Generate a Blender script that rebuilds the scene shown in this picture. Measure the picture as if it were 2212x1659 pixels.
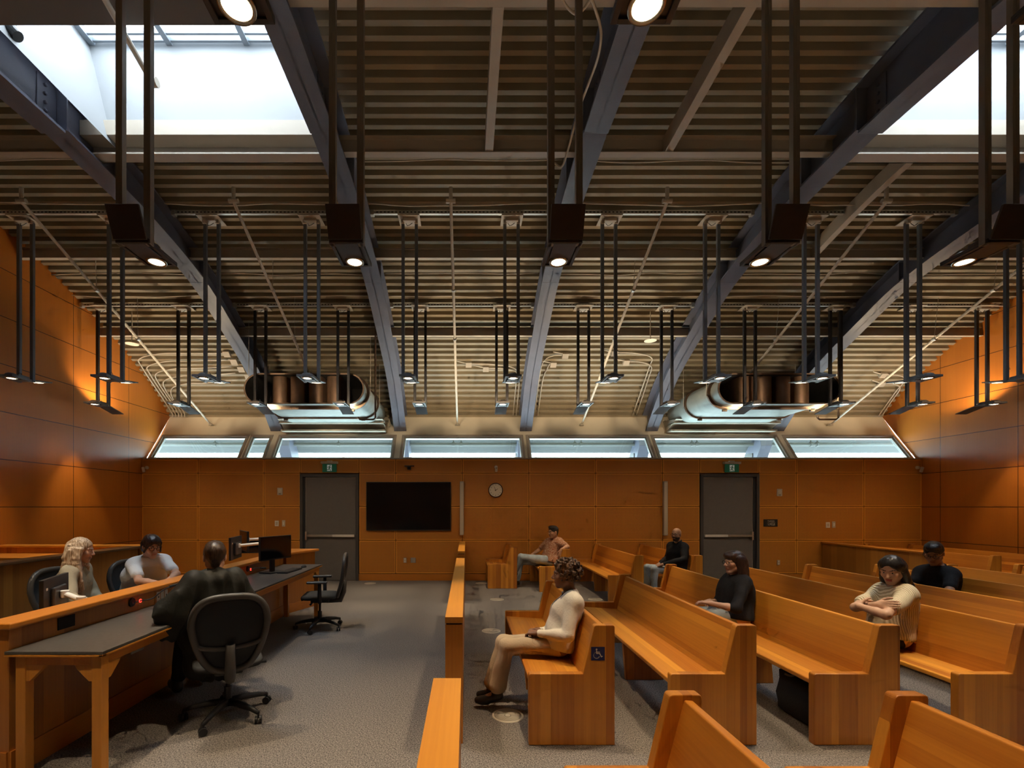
import bpy, math, random
import numpy as np
from mathutils import Vector, Matrix

random.seed(7)
PI = math.pi
SC = bpy.context.scene
COL = SC.collection
for _o in list(bpy.data.objects):
    bpy.data.objects.remove(_o)

# ------------------------------------------------------------------ camera
F_PX, VX, VY, EYE = 1005.0, 1007.0, 1095.0, 1.52
cam_d = bpy.data.cameras.new('camera')
cam_d.sensor_fit = 'HORIZONTAL'
cam_d.sensor_width = 36.0
cam_d.lens = F_PX / 2212.0 * 36.0
cam_d.shift_x = (1106.0 - VX) / 2212.0
cam_d.shift_y = (VY - 829.5) / 2212.0
cam_d.clip_start = 0.05
cam_d.clip_end = 300
cam = bpy.data.objects.new('camera', cam_d)
cam.location = (0, 0, EYE)
cam.rotation_euler = (PI / 2, 0, 0)
COL.objects.link(cam)
SC.camera = cam

# ------------------------------------------------------------------ sky, exposure
w = bpy.data.worlds.new('overcast_sky')
SC.world = w
w.use_nodes = True
bg = w.node_tree.nodes['Background']
bg.inputs[0].default_value = (0.88, 0.94, 1.0, 1)
bg.inputs[1].default_value = 16.0
SC.view_settings.view_transform = 'Standard'
SC.view_settings.look = 'None'
SC.view_settings.gamma = 1.0
SC.view_settings.exposure = 0.0
SC.view_settings.use_curve_mapping = False
SC.cycles.use_denoising = True
SC.cycles.max_bounces = 5
SC.cycles.diffuse_bounces = 3
SC.cycles.glossy_bounces = 2
SC.cycles.transmission_bounces = 4
SC.cycles.transparent_max_bounces = 8
SC.cycles.sample_clamp_indirect = 4.0
SC.cycles.caustics_reflective = False
SC.cycles.caustics_refractive = False
SC.cycles.use_adaptive_sampling = True
SC.cycles.adaptive_threshold = 0.12
SC.cycles.adaptive_min_samples = 12
SC.cycles.use_light_tree = True
SC.cycles.light_sampling_threshold = 0.04

LAMP = (1.0, 0.755, 0.475)
W_DOWN, W_UP, W_WALL = 168.0, 47.0, 60.0
SKY_PORTAL = True


def at(x, y, d):
    return Vector(((x - VX) / F_PX * d, d, EYE - (y - VY) / F_PX * d))

# sky light coming down the two roof openings (area lights sitting in the glazing, real daylight size)
def area(name, loc, rot, sx, sy, power, color):
    l = bpy.data.lights.new(name, 'AREA')
    l.shape = 'RECTANGLE'; l.size = sx; l.size_y = sy
    l.energy = power; l.color = color
    o = bpy.data.objects.new(name, l)
    o.location = loc; o.rotation_euler = rot
    COL.objects.link(o)
    return o

def spot(name, loc, direction, power, angle, blend, color=LAMP, size=0.035, parent=None):
    l = bpy.data.lights.new(name, 'SPOT')
    l.energy = power; l.color = color
    l.spot_size = math.radians(angle); l.spot_blend = blend
    l.shadow_soft_size = size
    o = bpy.data.objects.new(name, l)
    o.location = loc
    o.rotation_euler = Vector(direction).to_track_quat('-Z', 'Y').to_euler()
    COL.objects.link(o)
    if parent: o.parent = parent
    return o

# ------------------------------------------------------------------ materials
MATS = {}
def _new(name):
    m = bpy.data.materials.new(name); m.use_nodes = True
    nt = m.node_tree; b = nt.nodes['Principled BSDF']
    MATS[name] = m
    return m, nt, b

def plain(name, col, rough=0.5, metal=0.0, noise=0.0, nscale=20.0, bump=0.0, bscale=60.0, spec=0.5, emit=None, estr=0.0, coat=0.0):
    m, nt, b = _new(name)
    c4 = (*col, 1)
    b.inputs['Base Color'].default_value = c4
    b.inputs['Roughness'].default_value = rough
    b.inputs['Metallic'].default_value = metal
    b.inputs['Specular IOR Level'].default_value = spec
    if coat:
        b.inputs['Coat Weight'].default_value = coat
    if noise:
        tc = nt.nodes.new('ShaderNodeTexCoord'); n = nt.nodes.new('ShaderNodeTexNoise')
        n.inputs['Scale'].default_value = nscale; n.inputs['Detail'].default_value = 4
        r = nt.nodes.new('ShaderNodeValToRGB')
        r.color_ramp.elements[0].position = 0.3; r.color_ramp.elements[1].position = 0.7
        r.color_ramp.elements[0].color = tuple(max(0, c * (1 - noise)) for c in col) + (1,)
        r.color_ramp.elements[1].color = tuple(min(1, c * (1 + noise)) for c in col) + (1,)
        nt.links.new(tc.outputs['Object'], n.inputs['Vector'])
        nt.links.new(n.outputs['Fac'], r.inputs['Fac'])
        nt.links.new(r.outputs['Color'], b.inputs['Base Color'])
    if bump:
        tc2 = nt.nodes.new('ShaderNodeTexCoord'); n2 = nt.nodes.new('ShaderNodeTexNoise')
        n2.inputs['Scale'].default_value = bscale; n2.inputs['Detail'].default_value = 3
        bp = nt.nodes.new('ShaderNodeBump'); bp.inputs['Strength'].default_value = bump
        bp.inputs['Distance'].default_value = 0.01
        nt.links.new(tc2.outputs['Object'], n2.inputs['Vector'])
        nt.links.new(n2.outputs['Fac'], bp.inputs['Height'])
        nt.links.new(bp.outputs['Normal'], b.inputs['Normal'])
    if emit:
        b.inputs['Emission Color'].default_value = (*emit, 1)
        b.inputs['Emission Strength'].default_value = estr
    return m

def wood(name, grain, strip, width, dark, light, rough=0.38, strips=1.0, seed=0.0, coat=0.25):
    """solid or laminated wood: grain along axis `grain`, lamella tone changing along axis `strip`."""
    m, nt, b = _new(name)
    N = nt.nodes.new; L = nt.links.new
    tc = N('ShaderNodeTexCoord'); sep = N('ShaderNodeSeparateXYZ'); L(tc.outputs['Object'], sep.inputs[0])
    oi = N('ShaderNodeObjectInfo')
    def math_(op, a, bb=None):
        n = N('ShaderNodeMath'); n.operation = op
        for i, v in enumerate((a, bb)):
            if v is None: continue
            if isinstance(v, (int, float)): n.inputs[i].default_value = v
            else: L(v, n.inputs[i])
        return n.outputs[0]
    u = sep.outputs['XYZ'.index(strip)]
    rnd = math_('MULTIPLY', oi.outputs['Random'], 37.0)
    # uneven lamella widths: warp the coordinate by a low noise
    nz = N('ShaderNodeTexNoise'); nz.noise_dimensions = '1D'
    nz.inputs['Scale'].default_value = 3.0 / (width * 10)
    L(math_('ADD', u, rnd), nz.inputs['W'])
    uw = math_('ADD', math_('DIVIDE', u, width), math_('MULTIPLY', nz.outputs['Fac'], 2.4))
    idx = math_('FLOOR', math_('ADD', uw, math_('ADD', rnd, seed)))
    wn = N('ShaderNodeTexWhiteNoise'); wn.noise_dimensions = '1D'; L(idx, wn.inputs['W'])
    # grain
    mp = N('ShaderNodeMapping'); L(tc.outputs['Object'], mp.inputs[0])
    sc = [70.0, 70.0, 70.0]; sc['XYZ'.index(grain)] = 1.6
    mp.inputs['Scale'].default_value = sc
    comb = N('ShaderNodeCombineXYZ'); L(idx, comb.inputs[0]); L(rnd, comb.inputs[1])
    va = N('ShaderNodeVectorMath'); va.operation = 'ADD'; L(mp.outputs[0], va.inputs[0]); L(comb.outputs[0], va.inputs[1])
    g = N('ShaderNodeTexNoise'); g.inputs['Scale'].default_value = 1.0; g.inputs['Detail'].default_value = 4
    L(va.outputs[0], g.inputs['Vector'])
    gg = math_('MULTIPLY', math_('SUBTRACT', g.outputs['Fac'], 0.5), 0.7)
    t = math_('ADD', math_('ADD', math_('MULTIPLY', math_('SUBTRACT', wn.outputs['Value'], 0.5), 0.9 * strips), 0.5), gg)
    r = N('ShaderNodeValToRGB')
    r.color_ramp.elements[0].position = 0.0; r.color_ramp.elements[1].position = 1.0
    r.color_ramp.elements[0].color = (*dark, 1); r.color_ramp.elements[1].color = (*light, 1)
    L(t, r.inputs['Fac']); L(r.outputs['Color'], b.inputs['Base Color'])
    b.inputs['Roughness'].default_value = rough
    b.inputs['Coat Weight'].default_value = coat
    b.inputs['Coat Roughness'].default_value = 0.25
    bp = N('ShaderNodeBump'); bp.inputs['Strength'].default_value = 0.12; bp.inputs['Distance'].default_value = 0.003
    L(g.outputs['Fac'], bp.inputs['Height']); L(bp.outputs['Normal'], b.inputs['Normal'])
    return m

DK, LT = (0.43, 0.145, 0.022), (0.78, 0.34, 0.055)
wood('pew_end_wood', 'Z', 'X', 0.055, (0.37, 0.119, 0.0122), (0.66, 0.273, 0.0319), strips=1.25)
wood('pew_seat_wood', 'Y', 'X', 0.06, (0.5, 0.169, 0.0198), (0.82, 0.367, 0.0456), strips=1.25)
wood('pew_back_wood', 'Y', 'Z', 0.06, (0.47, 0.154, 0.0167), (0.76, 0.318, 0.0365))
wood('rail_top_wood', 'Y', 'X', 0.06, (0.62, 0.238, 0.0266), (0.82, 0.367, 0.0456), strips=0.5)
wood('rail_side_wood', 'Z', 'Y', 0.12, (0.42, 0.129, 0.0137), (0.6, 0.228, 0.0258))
wood('desk_panel_wood', 'Z', 'Y', 0.14, (0.36, 0.124, 0.0167), (0.58, 0.228, 0.0319))
wood('jury_panel_wood', 'Z', 'Y', 0.13, (0.3, 0.114, 0.0182), (0.46, 0.198, 0.0319))
wood('cross_panel_wood', 'Z', 'X', 0.13, (0.42, 0.149, 0.0167), (0.66, 0.278, 0.0342))
wood('cap_wood', 'Y', 'X', 0.09, (0.48, 0.158, 0.0182), (0.66, 0.248, 0.0289), strips=0.5)
wood('cap_cross_wood', 'X', 'Y', 0.09, (0.55, 0.198, 0.0228), (0.72, 0.298, 0.0342), strips=0.5)
wood('dark_cap_wood', 'Y', 'X', 0.09, (0.1, 0.0446, 0.0137), (0.16, 0.0744, 0.0228), strips=0.4)
wood('veneer_side', 'Z', 'Y', 0.22, (0.45, 0.137, 0.0144), (0.56, 0.18, 0.0208), strips=0.35, rough=0.36, coat=0.2)
wood('baseboard_wood', 'X', 'Z', 0.3, (0.42, 0.139, 0.0152), (0.56, 0.198, 0.0228), strips=0.3)
wood('leg_wood', 'Z', 'X', 0.2, (0.52, 0.198, 0.0228), (0.7, 0.298, 0.0342), strips=0.4)
wood('panel_edge_wood', 'Z', 'X', 0.2, (0.72, 0.296, 0.036), (0.82, 0.348, 0.044), strips=0.2)

def perforated():
    m, nt, b = _new('perforated_veneer')
    N = nt.nodes.new; L = nt.links.new
    tc = N('ShaderNodeTexCoord'); sep = N('ShaderNodeSeparateXYZ'); L(tc.outputs['Object'], sep.inputs[0])
    out = []
    for ax, f in (('X', 1 / 0.016), ('Z', 1 / 0.016)):
        mu = N('ShaderNodeMath'); mu.operation = 'MULTIPLY'; L(sep.outputs[ax], mu.inputs[0]); mu.inputs[1].default_value = f
        fr = N('ShaderNodeMath'); fr.operation = 'FRACT'; L(mu.outputs[0], fr.inputs[0])
        pp = N('ShaderNodeMath'); pp.operation = 'LESS_THAN'; L(fr.outputs[0], pp.inputs[0]); pp.inputs[1].default_value = 0.42
        out.append(pp.outputs[0])
    ml = N('ShaderNodeMath'); ml.operation = 'MULTIPLY'; L(out[0], ml.inputs[0]); L(out[1], ml.inputs[1])
    n = N('ShaderNodeTexNoise'); n.inputs['Scale'].default_value = 1.3; n.inputs['Detail'].default_value = 5
    L(tc.outputs['Object'], n.inputs['Vector'])
    r = N('ShaderNodeValToRGB'); r.color_ramp.elements[0].color = (0.50, 0.175, 0.018, 1); r.color_ramp.elements[1].color = (0.60, 0.232, 0.026, 1)
    L(n.outputs['Fac'], r.inputs['Fac'])
    mx = N('ShaderNodeMixRGB'); mx.blend_type = 'MIX'; L(ml.outputs[0], mx.inputs[0]); L(r.outputs['Color'], mx.inputs[1])
    mx.inputs[2].default_value = (0.17, 0.055, 0.010, 1)
    L(mx.outputs[0], b.inputs['Base Color']); b.inputs['Roughness'].default_value = 0.5
perforated()

def carpet():
    m, nt, b = _new('carpet')
    N = nt.nodes.new; L = nt.links.new
    tc = N('ShaderNodeTexCoord')
    n1 = N('ShaderNodeTexNoise'); n1.inputs['Scale'].default_value = 120; n1.inputs['Detail'].default_value = 6; n1.inputs['Roughness'].default_value = 0.85
    mp = N('ShaderNodeMapping'); mp.inputs['Scale'].default_value = (1, 0.75, 1); mp.inputs['Rotation'].default_value = (0, 0, 0.7)
    L(tc.outputs['Object'], mp.inputs[0]); L(mp.outputs[0], n1.inputs['Vector'])
    r = N('ShaderNodeValToRGB')
    r.color_ramp.elements[0].position = 0.40; r.color_ramp.elements[0].color = (0.036, 0.033, 0.034, 1)
    r.color_ramp.elements[1].position = 0.62; r.color_ramp.elements[1].color = (0.36, 0.330, 0.305, 1)
    L(n1.outputs['Fac'], r.inputs['Fac']); L(r.outputs['Color'], b.inputs['Base Color'])
    b.inputs['Roughness'].default_value = 0.95; b.inputs['Specular IOR Level'].default_value = 0.1
    bp = N('ShaderNodeBump'); bp.inputs['Strength'].default_value = 0.3; bp.inputs['Distance'].default_value = 0.004
    L(n1.outputs['Fac'], bp.inputs['Height']); L(bp.outputs['Normal'], b.inputs['Normal'])
carpet()

def glass(name, tint=(0.86, 0.96, 0.95), gl=0.10):
    m, nt, b = _new(name)
    N = nt.nodes.new; L = nt.links.new
    nt.nodes.remove(b)
    out = nt.nodes['Material Output']
    t = N('ShaderNodeBsdfTransparent'); t.inputs[0].default_value = (*tint, 1)
    g = N('ShaderNodeBsdfGlossy'); g.inputs['Roughness'].default_value = 0.02
    mx = N('ShaderNodeMixShader'); mx.inputs[0].default_value = gl
    L(t.outputs[0], mx.inputs[1]); L(g.outputs[0], mx.inputs[2]); L(mx.outputs[0], out.inputs[0])
glass('window_glass', (0.34, 0.43, 0.43), 0.06)
glass('skylight_glass', (0.92, 0.97, 1.0), 0.04)
glass('lens_glass', (0.9, 0.9, 0.9), 0.08)

plain('deck_paint', (0.33, 0.28, 0.195), 0.55, noise=0.06, nscale=3)
plain('purlin_paint', (0.46, 0.40, 0.32), 0.5, noise=0.05, nscale=4)
plain('beam_paint', (0.130, 0.143, 0.198), 0.42, noise=0.08, nscale=5, bump=0.15, bscale=90)
plain('beam_gap', (0.02, 0.02, 0.025), 0.8)
plain('cream_paint', (0.86, 0.78, 0.63), 0.7, noise=0.03, nscale=3)
plain('frame_paint', (0.42, 0.36, 0.29), 0.45)
plain('frame_alu', (0.50, 0.52, 0.50), 0.35, 0.4)
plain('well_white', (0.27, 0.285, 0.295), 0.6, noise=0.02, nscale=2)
plain('sky_mullion', (0.25, 0.29, 0.33), 0.5)
plain('rod_black', (0.030, 0.030, 0.034), 0.35, 0.2)
plain('rod_alu', (0.27, 0.24, 0.20), 0.45, 0.2)
plain('box_grey', (0.13, 0.125, 0.125), 0.6)
plain('lamp_black', (0.050, 0.040, 0.036), 0.42, noise=0.08)
plain('lamp_inner', (0.02, 0.02, 0.02), 0.5)
plain('lamp_ring', (0.55, 0.52, 0.45), 0.25, 0.9)
plain('lamp_glow', (1, 0.9, 0.7), 0.4, emit=(1.0, 0.84, 0.55), estr=9.0)
plain('galvanised', (0.34, 0.37, 0.34), 0.5, 0.35, noise=0.10, nscale=7, bump=0.06, bscale=8)
plain('duct_side', (0.50, 0.45, 0.36), 0.4, 0.35, noise=0.08, nscale=5)
plain('duct_flange', (0.17, 0.115, 0.08), 0.45, 0.6)
plain('baffle_metal', (0.20, 0.125, 0.08), 0.42, 0.5, noise=0.12, nscale=9)
plain('duct_black', (0.008, 0.008, 0.008), 0.9)
plain('pipe_paint', (0.58, 0.53, 0.44), 0.45)
plain('strut_zinc', (0.52, 0.50, 0.45), 0.4, 0.5)
plain('hole_dark', (0.02, 0.018, 0.015), 0.9)
plain('door_grey', (0.13, 0.12, 0.112), 0.45, noise=0.04)
plain('door_frame', (0.060, 0.058, 0.060), 0.4)
plain('steel', (0.55, 0.50, 0.44), 0.3, 0.8)
plain('screen_black', (0.006, 0.006, 0.007), 0.12)
plain('plastic_black', (0.016, 0.017, 0.019), 0.42)
plain('plastic_dark', (0.045, 0.045, 0.047), 0.4)
plain('mesh_fabric', (0.022, 0.028, 0.035), 0.85, bump=0.3, bscale=500)
plain('seat_fabric', (0.035, 0.037, 0.038), 0.9, bump=0.3, bscale=300)
plain('chair_frame', (0.060, 0.056, 0.052), 0.45)
plain('white_plastic', (0.72, 0.68, 0.62), 0.4)
plain('beige_plastic', (0.52, 0.44, 0.34), 0.5)
plain('speaker_grey', (0.40, 0.34, 0.28), 0.55)
plain('laminate', (0.085, 0.078, 0.072), 0.34, noise=0.15, nscale=40)
plain('sign_green', (0.012, 0.11, 0.055), 0.4, emit=(0.02, 0.25, 0.12), estr=0.06)
plain('sign_white', (0.75, 0.80, 0.78), 0.5, emit=(0.8, 0.9, 0.85), estr=0.12)
plain('sign_black', (0.012, 0.012, 0.012), 0.5)
plain('sign_blue', (0.012, 0.018, 0.10), 0.4)
plain('icon_cream', (0.80, 0.74, 0.62), 0.6)
plain('clock_face', (0.78, 0.70, 0.58), 0.5)
plain('clock_rim', (0.05, 0.018, 0.012), 0.35)
plain('ink', (0.03, 0.02, 0.015), 0.6)
plain('red_led', (0.8, 0.02, 0.01), 0.4, emit=(1, 0.03, 0.02), estr=4.0)
plain('vent_plate', (0.50, 0.46, 0.38), 0.5)
plain('vent_slot', (0.10, 0.09, 0.075), 0.8)
plain('arm_white', (0.80, 0.78, 0.76), 0.3)
plain('bag_cloth', (0.014, 0.012, 0.012), 0.85, bump=0.3, bscale=120)
plain('bag_strap', (0.16, 0.13, 0.11), 0.7)
plain('reveal_dark', (0.055, 0.018, 0.006), 0.8)
plain('soffit_ext', (0.085, 0.095, 0.095), 0.7)
plain('gutter_grey', (0.13, 0.145, 0.14), 0.6)
plain('rod_grey', (0.17, 0.19, 0.22), 0.35, 0.2)  # black rods with the skylight's bluish light painted into their colour
plain('lamp_grey', (0.15, 0.165, 0.185), 0.4)  # paler copy of the black lamp body, daylight from above put into the colour

# ------------------------------------------------------------------ mesh building
class MB:
    def __init__(self):
        self.v = []; self.f = []; self.m = []
    def add(self, vs, fs, mi=0):
        n = len(self.v)
        self.v += [tuple(p) for p in vs]
        self.f += [tuple(i + n for i in f) for f in fs]
        self.m += [mi] * len(fs)
        return self
    def box(self, x0, x1, y0, y1, z0, z1, mi=0):
        return self.add([(x0,y0,z0),(x1,y0,z0),(x1,y1,z0),(x0,y1,z0),(x0,y0,z1),(x1,y0,z1),(x1,y1,z1),(x0,y1,z1)],
                        [(0,3,2,1),(4,5,6,7),(0,1,5,4),(1,2,6,5),(2,3,7,6),(3,0,4,7)], mi)
    def obox(self, c, sx, sy, sz, rot, mi=0):
        """box centred at c, rotated by Matrix rot"""
        vs = []
        for dz in (-.5, .5):
            for dx, dy in ((-.5,-.5),(.5,-.5),(.5,.5),(-.5,.5)):
                vs.append(Vector(c) + rot @ Vector((dx*sx, dy*sy, dz*sz)))
        return self.add(vs, [(0,3,2,1),(4,5,6,7),(0,1,5,4),(1,2,6,5),(2,3,7,6),(3,0,4,7)], mi)
    def prism(self, poly, axis, a, b, mi=0):
        """polygon in the two other axes (order y,z / x,z / x,y) extruded along axis from a to b"""
        def mk(p, t):
            return {'X': (t, p[0], p[1]), 'Y': (p[0], t, p[1]), 'Z': (p[0], p[1], t)}[axis]
        n = len(poly)
        vs = [mk(p, a) for p in poly] + [mk(p, b) for p in poly]
        area2 = sum(poly[i][0]*poly[(i+1)%n][1]-poly[(i+1)%n][0]*poly[i][1] for i in range(n))
        fs = [tuple(range(n)), tuple(range(2*n-1, n-1, -1))]
        for i in range(n):
            j = (i+1) % n
            fs.append((i, i+n, j+n, j))
        flip = (area2 > 0) == (axis != 'Y')
        if b < a: flip = not flip
        if flip:
            fs = [f[::-1] for f in fs]
        return self.add(vs, fs, mi)
    def tube(self, pts, r, n=8, mi=0, caps=True, closed=False):
        pts = [Vector(p) for p in pts]
        k = len(pts)
        rr = r if isinstance(r, (list, tuple)) else [r] * k
        rings = []
        up = None
        for i, p in enumerate(pts):
            if closed:
                t = (pts[(i+1) % k] - pts[i-1])
            else:
                t = (pts[min(i+1, k-1)] - pts[max(i-1, 0)])
            t.normalize()
            if up is None:
                up = Vector((0, 0, 1)) if abs(t.z) < 0.9 else Vector((1, 0, 0))
            a = t.cross(up).normalized(); up = a.cross(t).normalized()
            rings.append([p + (a*math.cos(2*PI*j/n) + up*math.sin(2*PI*j/n)) * rr[i] for j in range(n)])
        vs = [v for rg in rings for v in rg]; fs = []
        m = k if closed else k - 1
        for i in range(m):
            i2 = (i+1) % k
            for j in range(n):
                j2 = (j+1) % n
                fs.append((i*n+j, i*n+j2, i2*n+j2, i2*n+j))
        if caps and not closed:
            fs.append(tuple(range(n-1, -1, -1))); fs.append(tuple((k-1)*n+j for j in range(n)))
        return self.add(vs, fs, mi)
    def lathe(self, prof, c=(0,0,0), n=24, mi=0, rot=None, caps=True):
        """prof: list of (r, z) revolved about local Z"""
        c = Vector(c); rot = rot or Matrix.Identity(3)
        vs = []
        for (r, z) in prof:
            for j in range(n):
                a = 2*PI*j/n
                vs.append(c + rot @ Vector((r*math.cos(a), r*math.sin(a), z)))
        fs = []
        for i in range(len(prof)-1):
            for j in range(n):
                j2 = (j+1) % n
                fs.append((i*n+j, i*n+j2, (i+1)*n+j2, (i+1)*n+j))
        if caps and prof[0][0] > 1e-6: fs.append(tuple(range(n-1, -1, -1)))
        if caps and prof[-1][0] > 1e-6: fs.append(tuple((len(prof)-1)*n+j for j in range(n)))
        return self.add(vs, fs, mi)
    def build(self, name, mats, parent=None, bevel=0.0, smooth=False, seg=2):
        me = bpy.data.meshes.new(name)
        me.from_pydata(self.v, [], self.f)
        for mt in (mats if isinstance(mats, (list, tuple)) else [mats]):
            me.materials.append(MATS[mt])
        if len(self.m): me.polygons.foreach_set('material_index', self.m)
        me.update()
        if smooth:
            me.shade_smooth()
        o = bpy.data.objects.new(name, me)
        COL.objects.link(o)
        if parent: o.parent = parent
        if bevel:
            md = o.modifiers.new('bevel', 'BEVEL'); md.width = bevel; md.segments = seg
            md.limit_method = 'ANGLE'; md.angle_limit = 0.6
        if smooth == 'auto':
            pass
        return o

def smooth_by_angle(o, ang=0.7):
    me = o.data
    me.shade_smooth()
    try:
        me.set_sharp_from_angle(angle=ang)
    except Exception:
        pass
    return o

def tag(o, label=None, cat=None, group=None, kind=None):
    if label: o['label'] = label
    if cat: o['category'] = cat
    if group: o['group'] = group
    if kind: o['kind'] = kind
    return o

def thing(name, label, cat, loc=(0,0,0), group=None, kind=None, rz=0.0):
    o = bpy.data.objects.new(name, None)
    o.empty_display_size = 0.1
    COL.objects.link(o); o.location = loc; o.rotation_euler = (0, 0, rz)
    return tag(o, label, cat, group, kind)

def copy_tree(o, parent=None):
    c = o.copy(); COL.objects.link(c)
    if parent is not None: c.parent = parent
    for ch in list(o.children):
        copy_tree(ch, c)
    return c

def text_mesh(body, size, name, mat, loc, rot, parent=None, align='CENTER', space=1.0):
    cu = bpy.data.curves.new(name, 'FONT'); cu.body = body; cu.size = size
    cu.align_x = align; cu.align_y = 'CENTER'; cu.extrude = 0.0006; cu.space_line = space
    tmp = bpy.data.objects.new(name, cu); COL.objects.link(tmp)
    bpy.context.view_layer.update()
    dg = bpy.context.evaluated_depsgraph_get()
    me = bpy.data.meshes.new_from_object(tmp.evaluated_get(dg))
    bpy.data.objects.remove(tmp)
    me.materials.clear(); me.materials.append(MATS[mat])
    o = bpy.data.objects.new(name, me); COL.objects.link(o)
    o.location = loc; o.rotation_euler = rot
    if parent: o.parent = parent
    return o

ORD = ['first', 'second', 'third', 'fourth', 'fifth', 'sixth', 'seventh', 'eighth', 'ninth', 'tenth', 'eleventh', 'twelfth']

# ================================================================== ROOM SHELL
XL, XR, YB, YF = -6.69, 9.40, 9.61, -1.9
BEAMS = [-6.95, -4.17, -1.45, 1.31, 4.08, 6.86, 9.63]

def catmull(pts, n=10):
    out = []
    P = [Vector((*p, 0)) for p in pts]
    P = [P[0]*2-P[1]] + P + [P[-1]*2-P[-2]]
    for i in range(1, len(P)-2):
        for k in range(n):
            t = k/n
            a, b, c, d = P[i-1], P[i], P[i+1], P[i+2]
            q = 0.5*((2*b)+(-a+c)*t+(2*a-5*b+4*c-d)*t*t+(-a+3*b-3*c+d)*t**3)
            out.append((q.x, q.y))
    out.append((P[-2].x, P[-2].y))
    return out

half = [(10.80,3.27),(10.5,3.55),(9.91,4.08),(9.3,4.46),(8.82,4.72),(7.95,5.12),(7.17,5.41),(6.4,5.61),(5.6,5.75),(4.8,5.82),(4.0,5.84)]
ARC = catmull(half + [(8-y, z) for y, z in half[-2:0:-1]])
ARC_Y = np.array([p[0] for p in ARC])[::-1]; ARC_Z = np.array([p[1] for p in ARC])[::-1]
def deck_z(y): return float(np.interp(y, ARC_Y, ARC_Z))

# arc-length resample
seglen = np.hypot(np.diff([p[0] for p in ARC]), np.diff([p[1] for p in ARC]))
S = np.concatenate([[0], np.cumsum(seglen)]); AY = np.array([p[0] for p in ARC]); AZ = np.array([p[1] for p in ARC])
def arc_at(s):
    y = float(np.interp(s, S, AY)); z = float(np.interp(s, S, AZ))
    e = 0.02
    ty = float(np.interp(s+e, S, AY)-np.interp(s-e, S, AY)); tz = float(np.interp(s+e, S, AZ)-np.interp(s-e, S, AZ))
    l = math.hypot(ty, tz)
    ty /= l; tz /= l
    return y, z, -tz, ty     # normal pointing (n_y, n_z): up is chosen below

SK_Y0, SK_Y1 = 3.73, 5.07          # skylight openings in Y
SK_BAYS = (1, 4)
def deck():
    mb = MB(); pitch = 0.135; rib = 0.078
    prof = []
    s = 0.0
    while s < S[-1]-pitch:
        for f, h in ((0.0, 0), (0.40, 0), (0.45, 1), (0.95, 1)):
            y, z, ny, nz = arc_at(s + f*pitch)
            if nz < 0: ny, nz = -ny, -nz
            prof.append((y + ny*rib*h, z + nz*rib*h))
        s += pitch
    for bi in range(len(BEAMS)-1):
        x0, x1 = max(BEAMS[bi], XL-0.25), min(BEAMS[bi+1], XR+0.25)
        run = []
        def flush(run):
            if len(run) > 1:
                vs = []; fs = []
                for (y, z) in run:
                    vs += [(x0, y, z), (x1, y, z)]
                for i in range(len(run)-1):
                    fs.append((2*i, 2*i+1, 2*i+3, 2*i+2))
                mb.add(vs, fs)
        for (y, z) in prof:
            if bi in SK_BAYS and SK_Y0-0.25 < y < SK_Y1+0.05:
                flush(run); run = []
                continue
            run.append((y, z))
        flush(run)
    o = mb.build('ceiling', 'deck_paint')
    tag(o, 'ribbed beige painted metal roof deck curving over the courtroom', kind='structure')
deck()

# floor
mb = MB(); mb.box(XL-0.2, XR+0.2, YF-0.1, YB+0.2, -0.1, 0)
tag(mb.build('floor', 'carpet'), 'grey speckled carpet floor of the courtroom', kind='structure')

# side walls with panel joints
def side_mat():
    m = MATS['veneer_side']; nt = m.node_tree; N = nt.nodes.new; L = nt.links.new
    b = nt.nodes['Principled BSDF']
    tc = N('ShaderNodeTexCoord'); sep = N('ShaderNodeSeparateXYZ'); L(tc.outputs['Object'], sep.inputs[0])
    masks = []
    for ax, off, per, wd in (('Z', 0.143, 0.688, 0.0055), ('Y', 9.225, 1.3, 0.005)):
        a = N('ShaderNodeMath'); a.operation = 'SUBTRACT'; L(sep.outputs[ax], a.inputs[0]); a.inputs[1].default_value = off - 0.5*per
        p = N('ShaderNodeMath'); p.operation = 'PINGPONG'; L(a.outputs[0], p.inputs[0]); p.inputs[1].default_value = per/2
        c = N('ShaderNodeMath'); c.operation = 'GREATER_THAN'; L(p.outputs[0], c.inputs[0]); c.inputs[1].default_value = per/2 - wd
        masks.append(c.outputs[0])
    mx = N('ShaderNodeMath'); mx.operation = 'MAXIMUM'; L(masks[0], mx.inputs[0]); L(masks[1], mx.inputs[1])
    old = b.inputs['Base Color'].links[0].from_socket
    r = N('ShaderNodeMixRGB'); L(mx.outputs[0], r.inputs[0]); L(old, r.inputs[1]); r.inputs[2].default_value = (0.05, 0.014, 0.004, 1)
    L(r.outputs[0], b.inputs['Base Color'])
side_mat()
def side_wall(name, xa, xb, label):
    poly = [(YF, 0), (9.61, 0), (9.61, 2.515), (9.74, 2.54), (10.53, 3.58)]
    for y, z in ARC:
        if -1.9 < y < 10.48: poly.append((y, z + 0.12))
    poly.append((YF, deck_z(YF) + 0.12))
    mb = MB(); mb.prism(poly, 'X', xa, xb)
    tag(mb.build(name, 'veneer_side'), label, kind='structure')
side_wall('wall_left', XL, XL-0.2, 'left side wall of orange wood veneer panels')
side_wall('wall_right', XR, XR+0.2, 'right side wall of orange wood veneer panels')
mb = MB(); mb.box(XL-0.2, XR+0.2, YF-0.2, YF, 0, deck_z(YF)+0.15)
tag(mb.build('wall_front', 'veneer_side'), 'veneered wall behind the camera', kind='structure')

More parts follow.
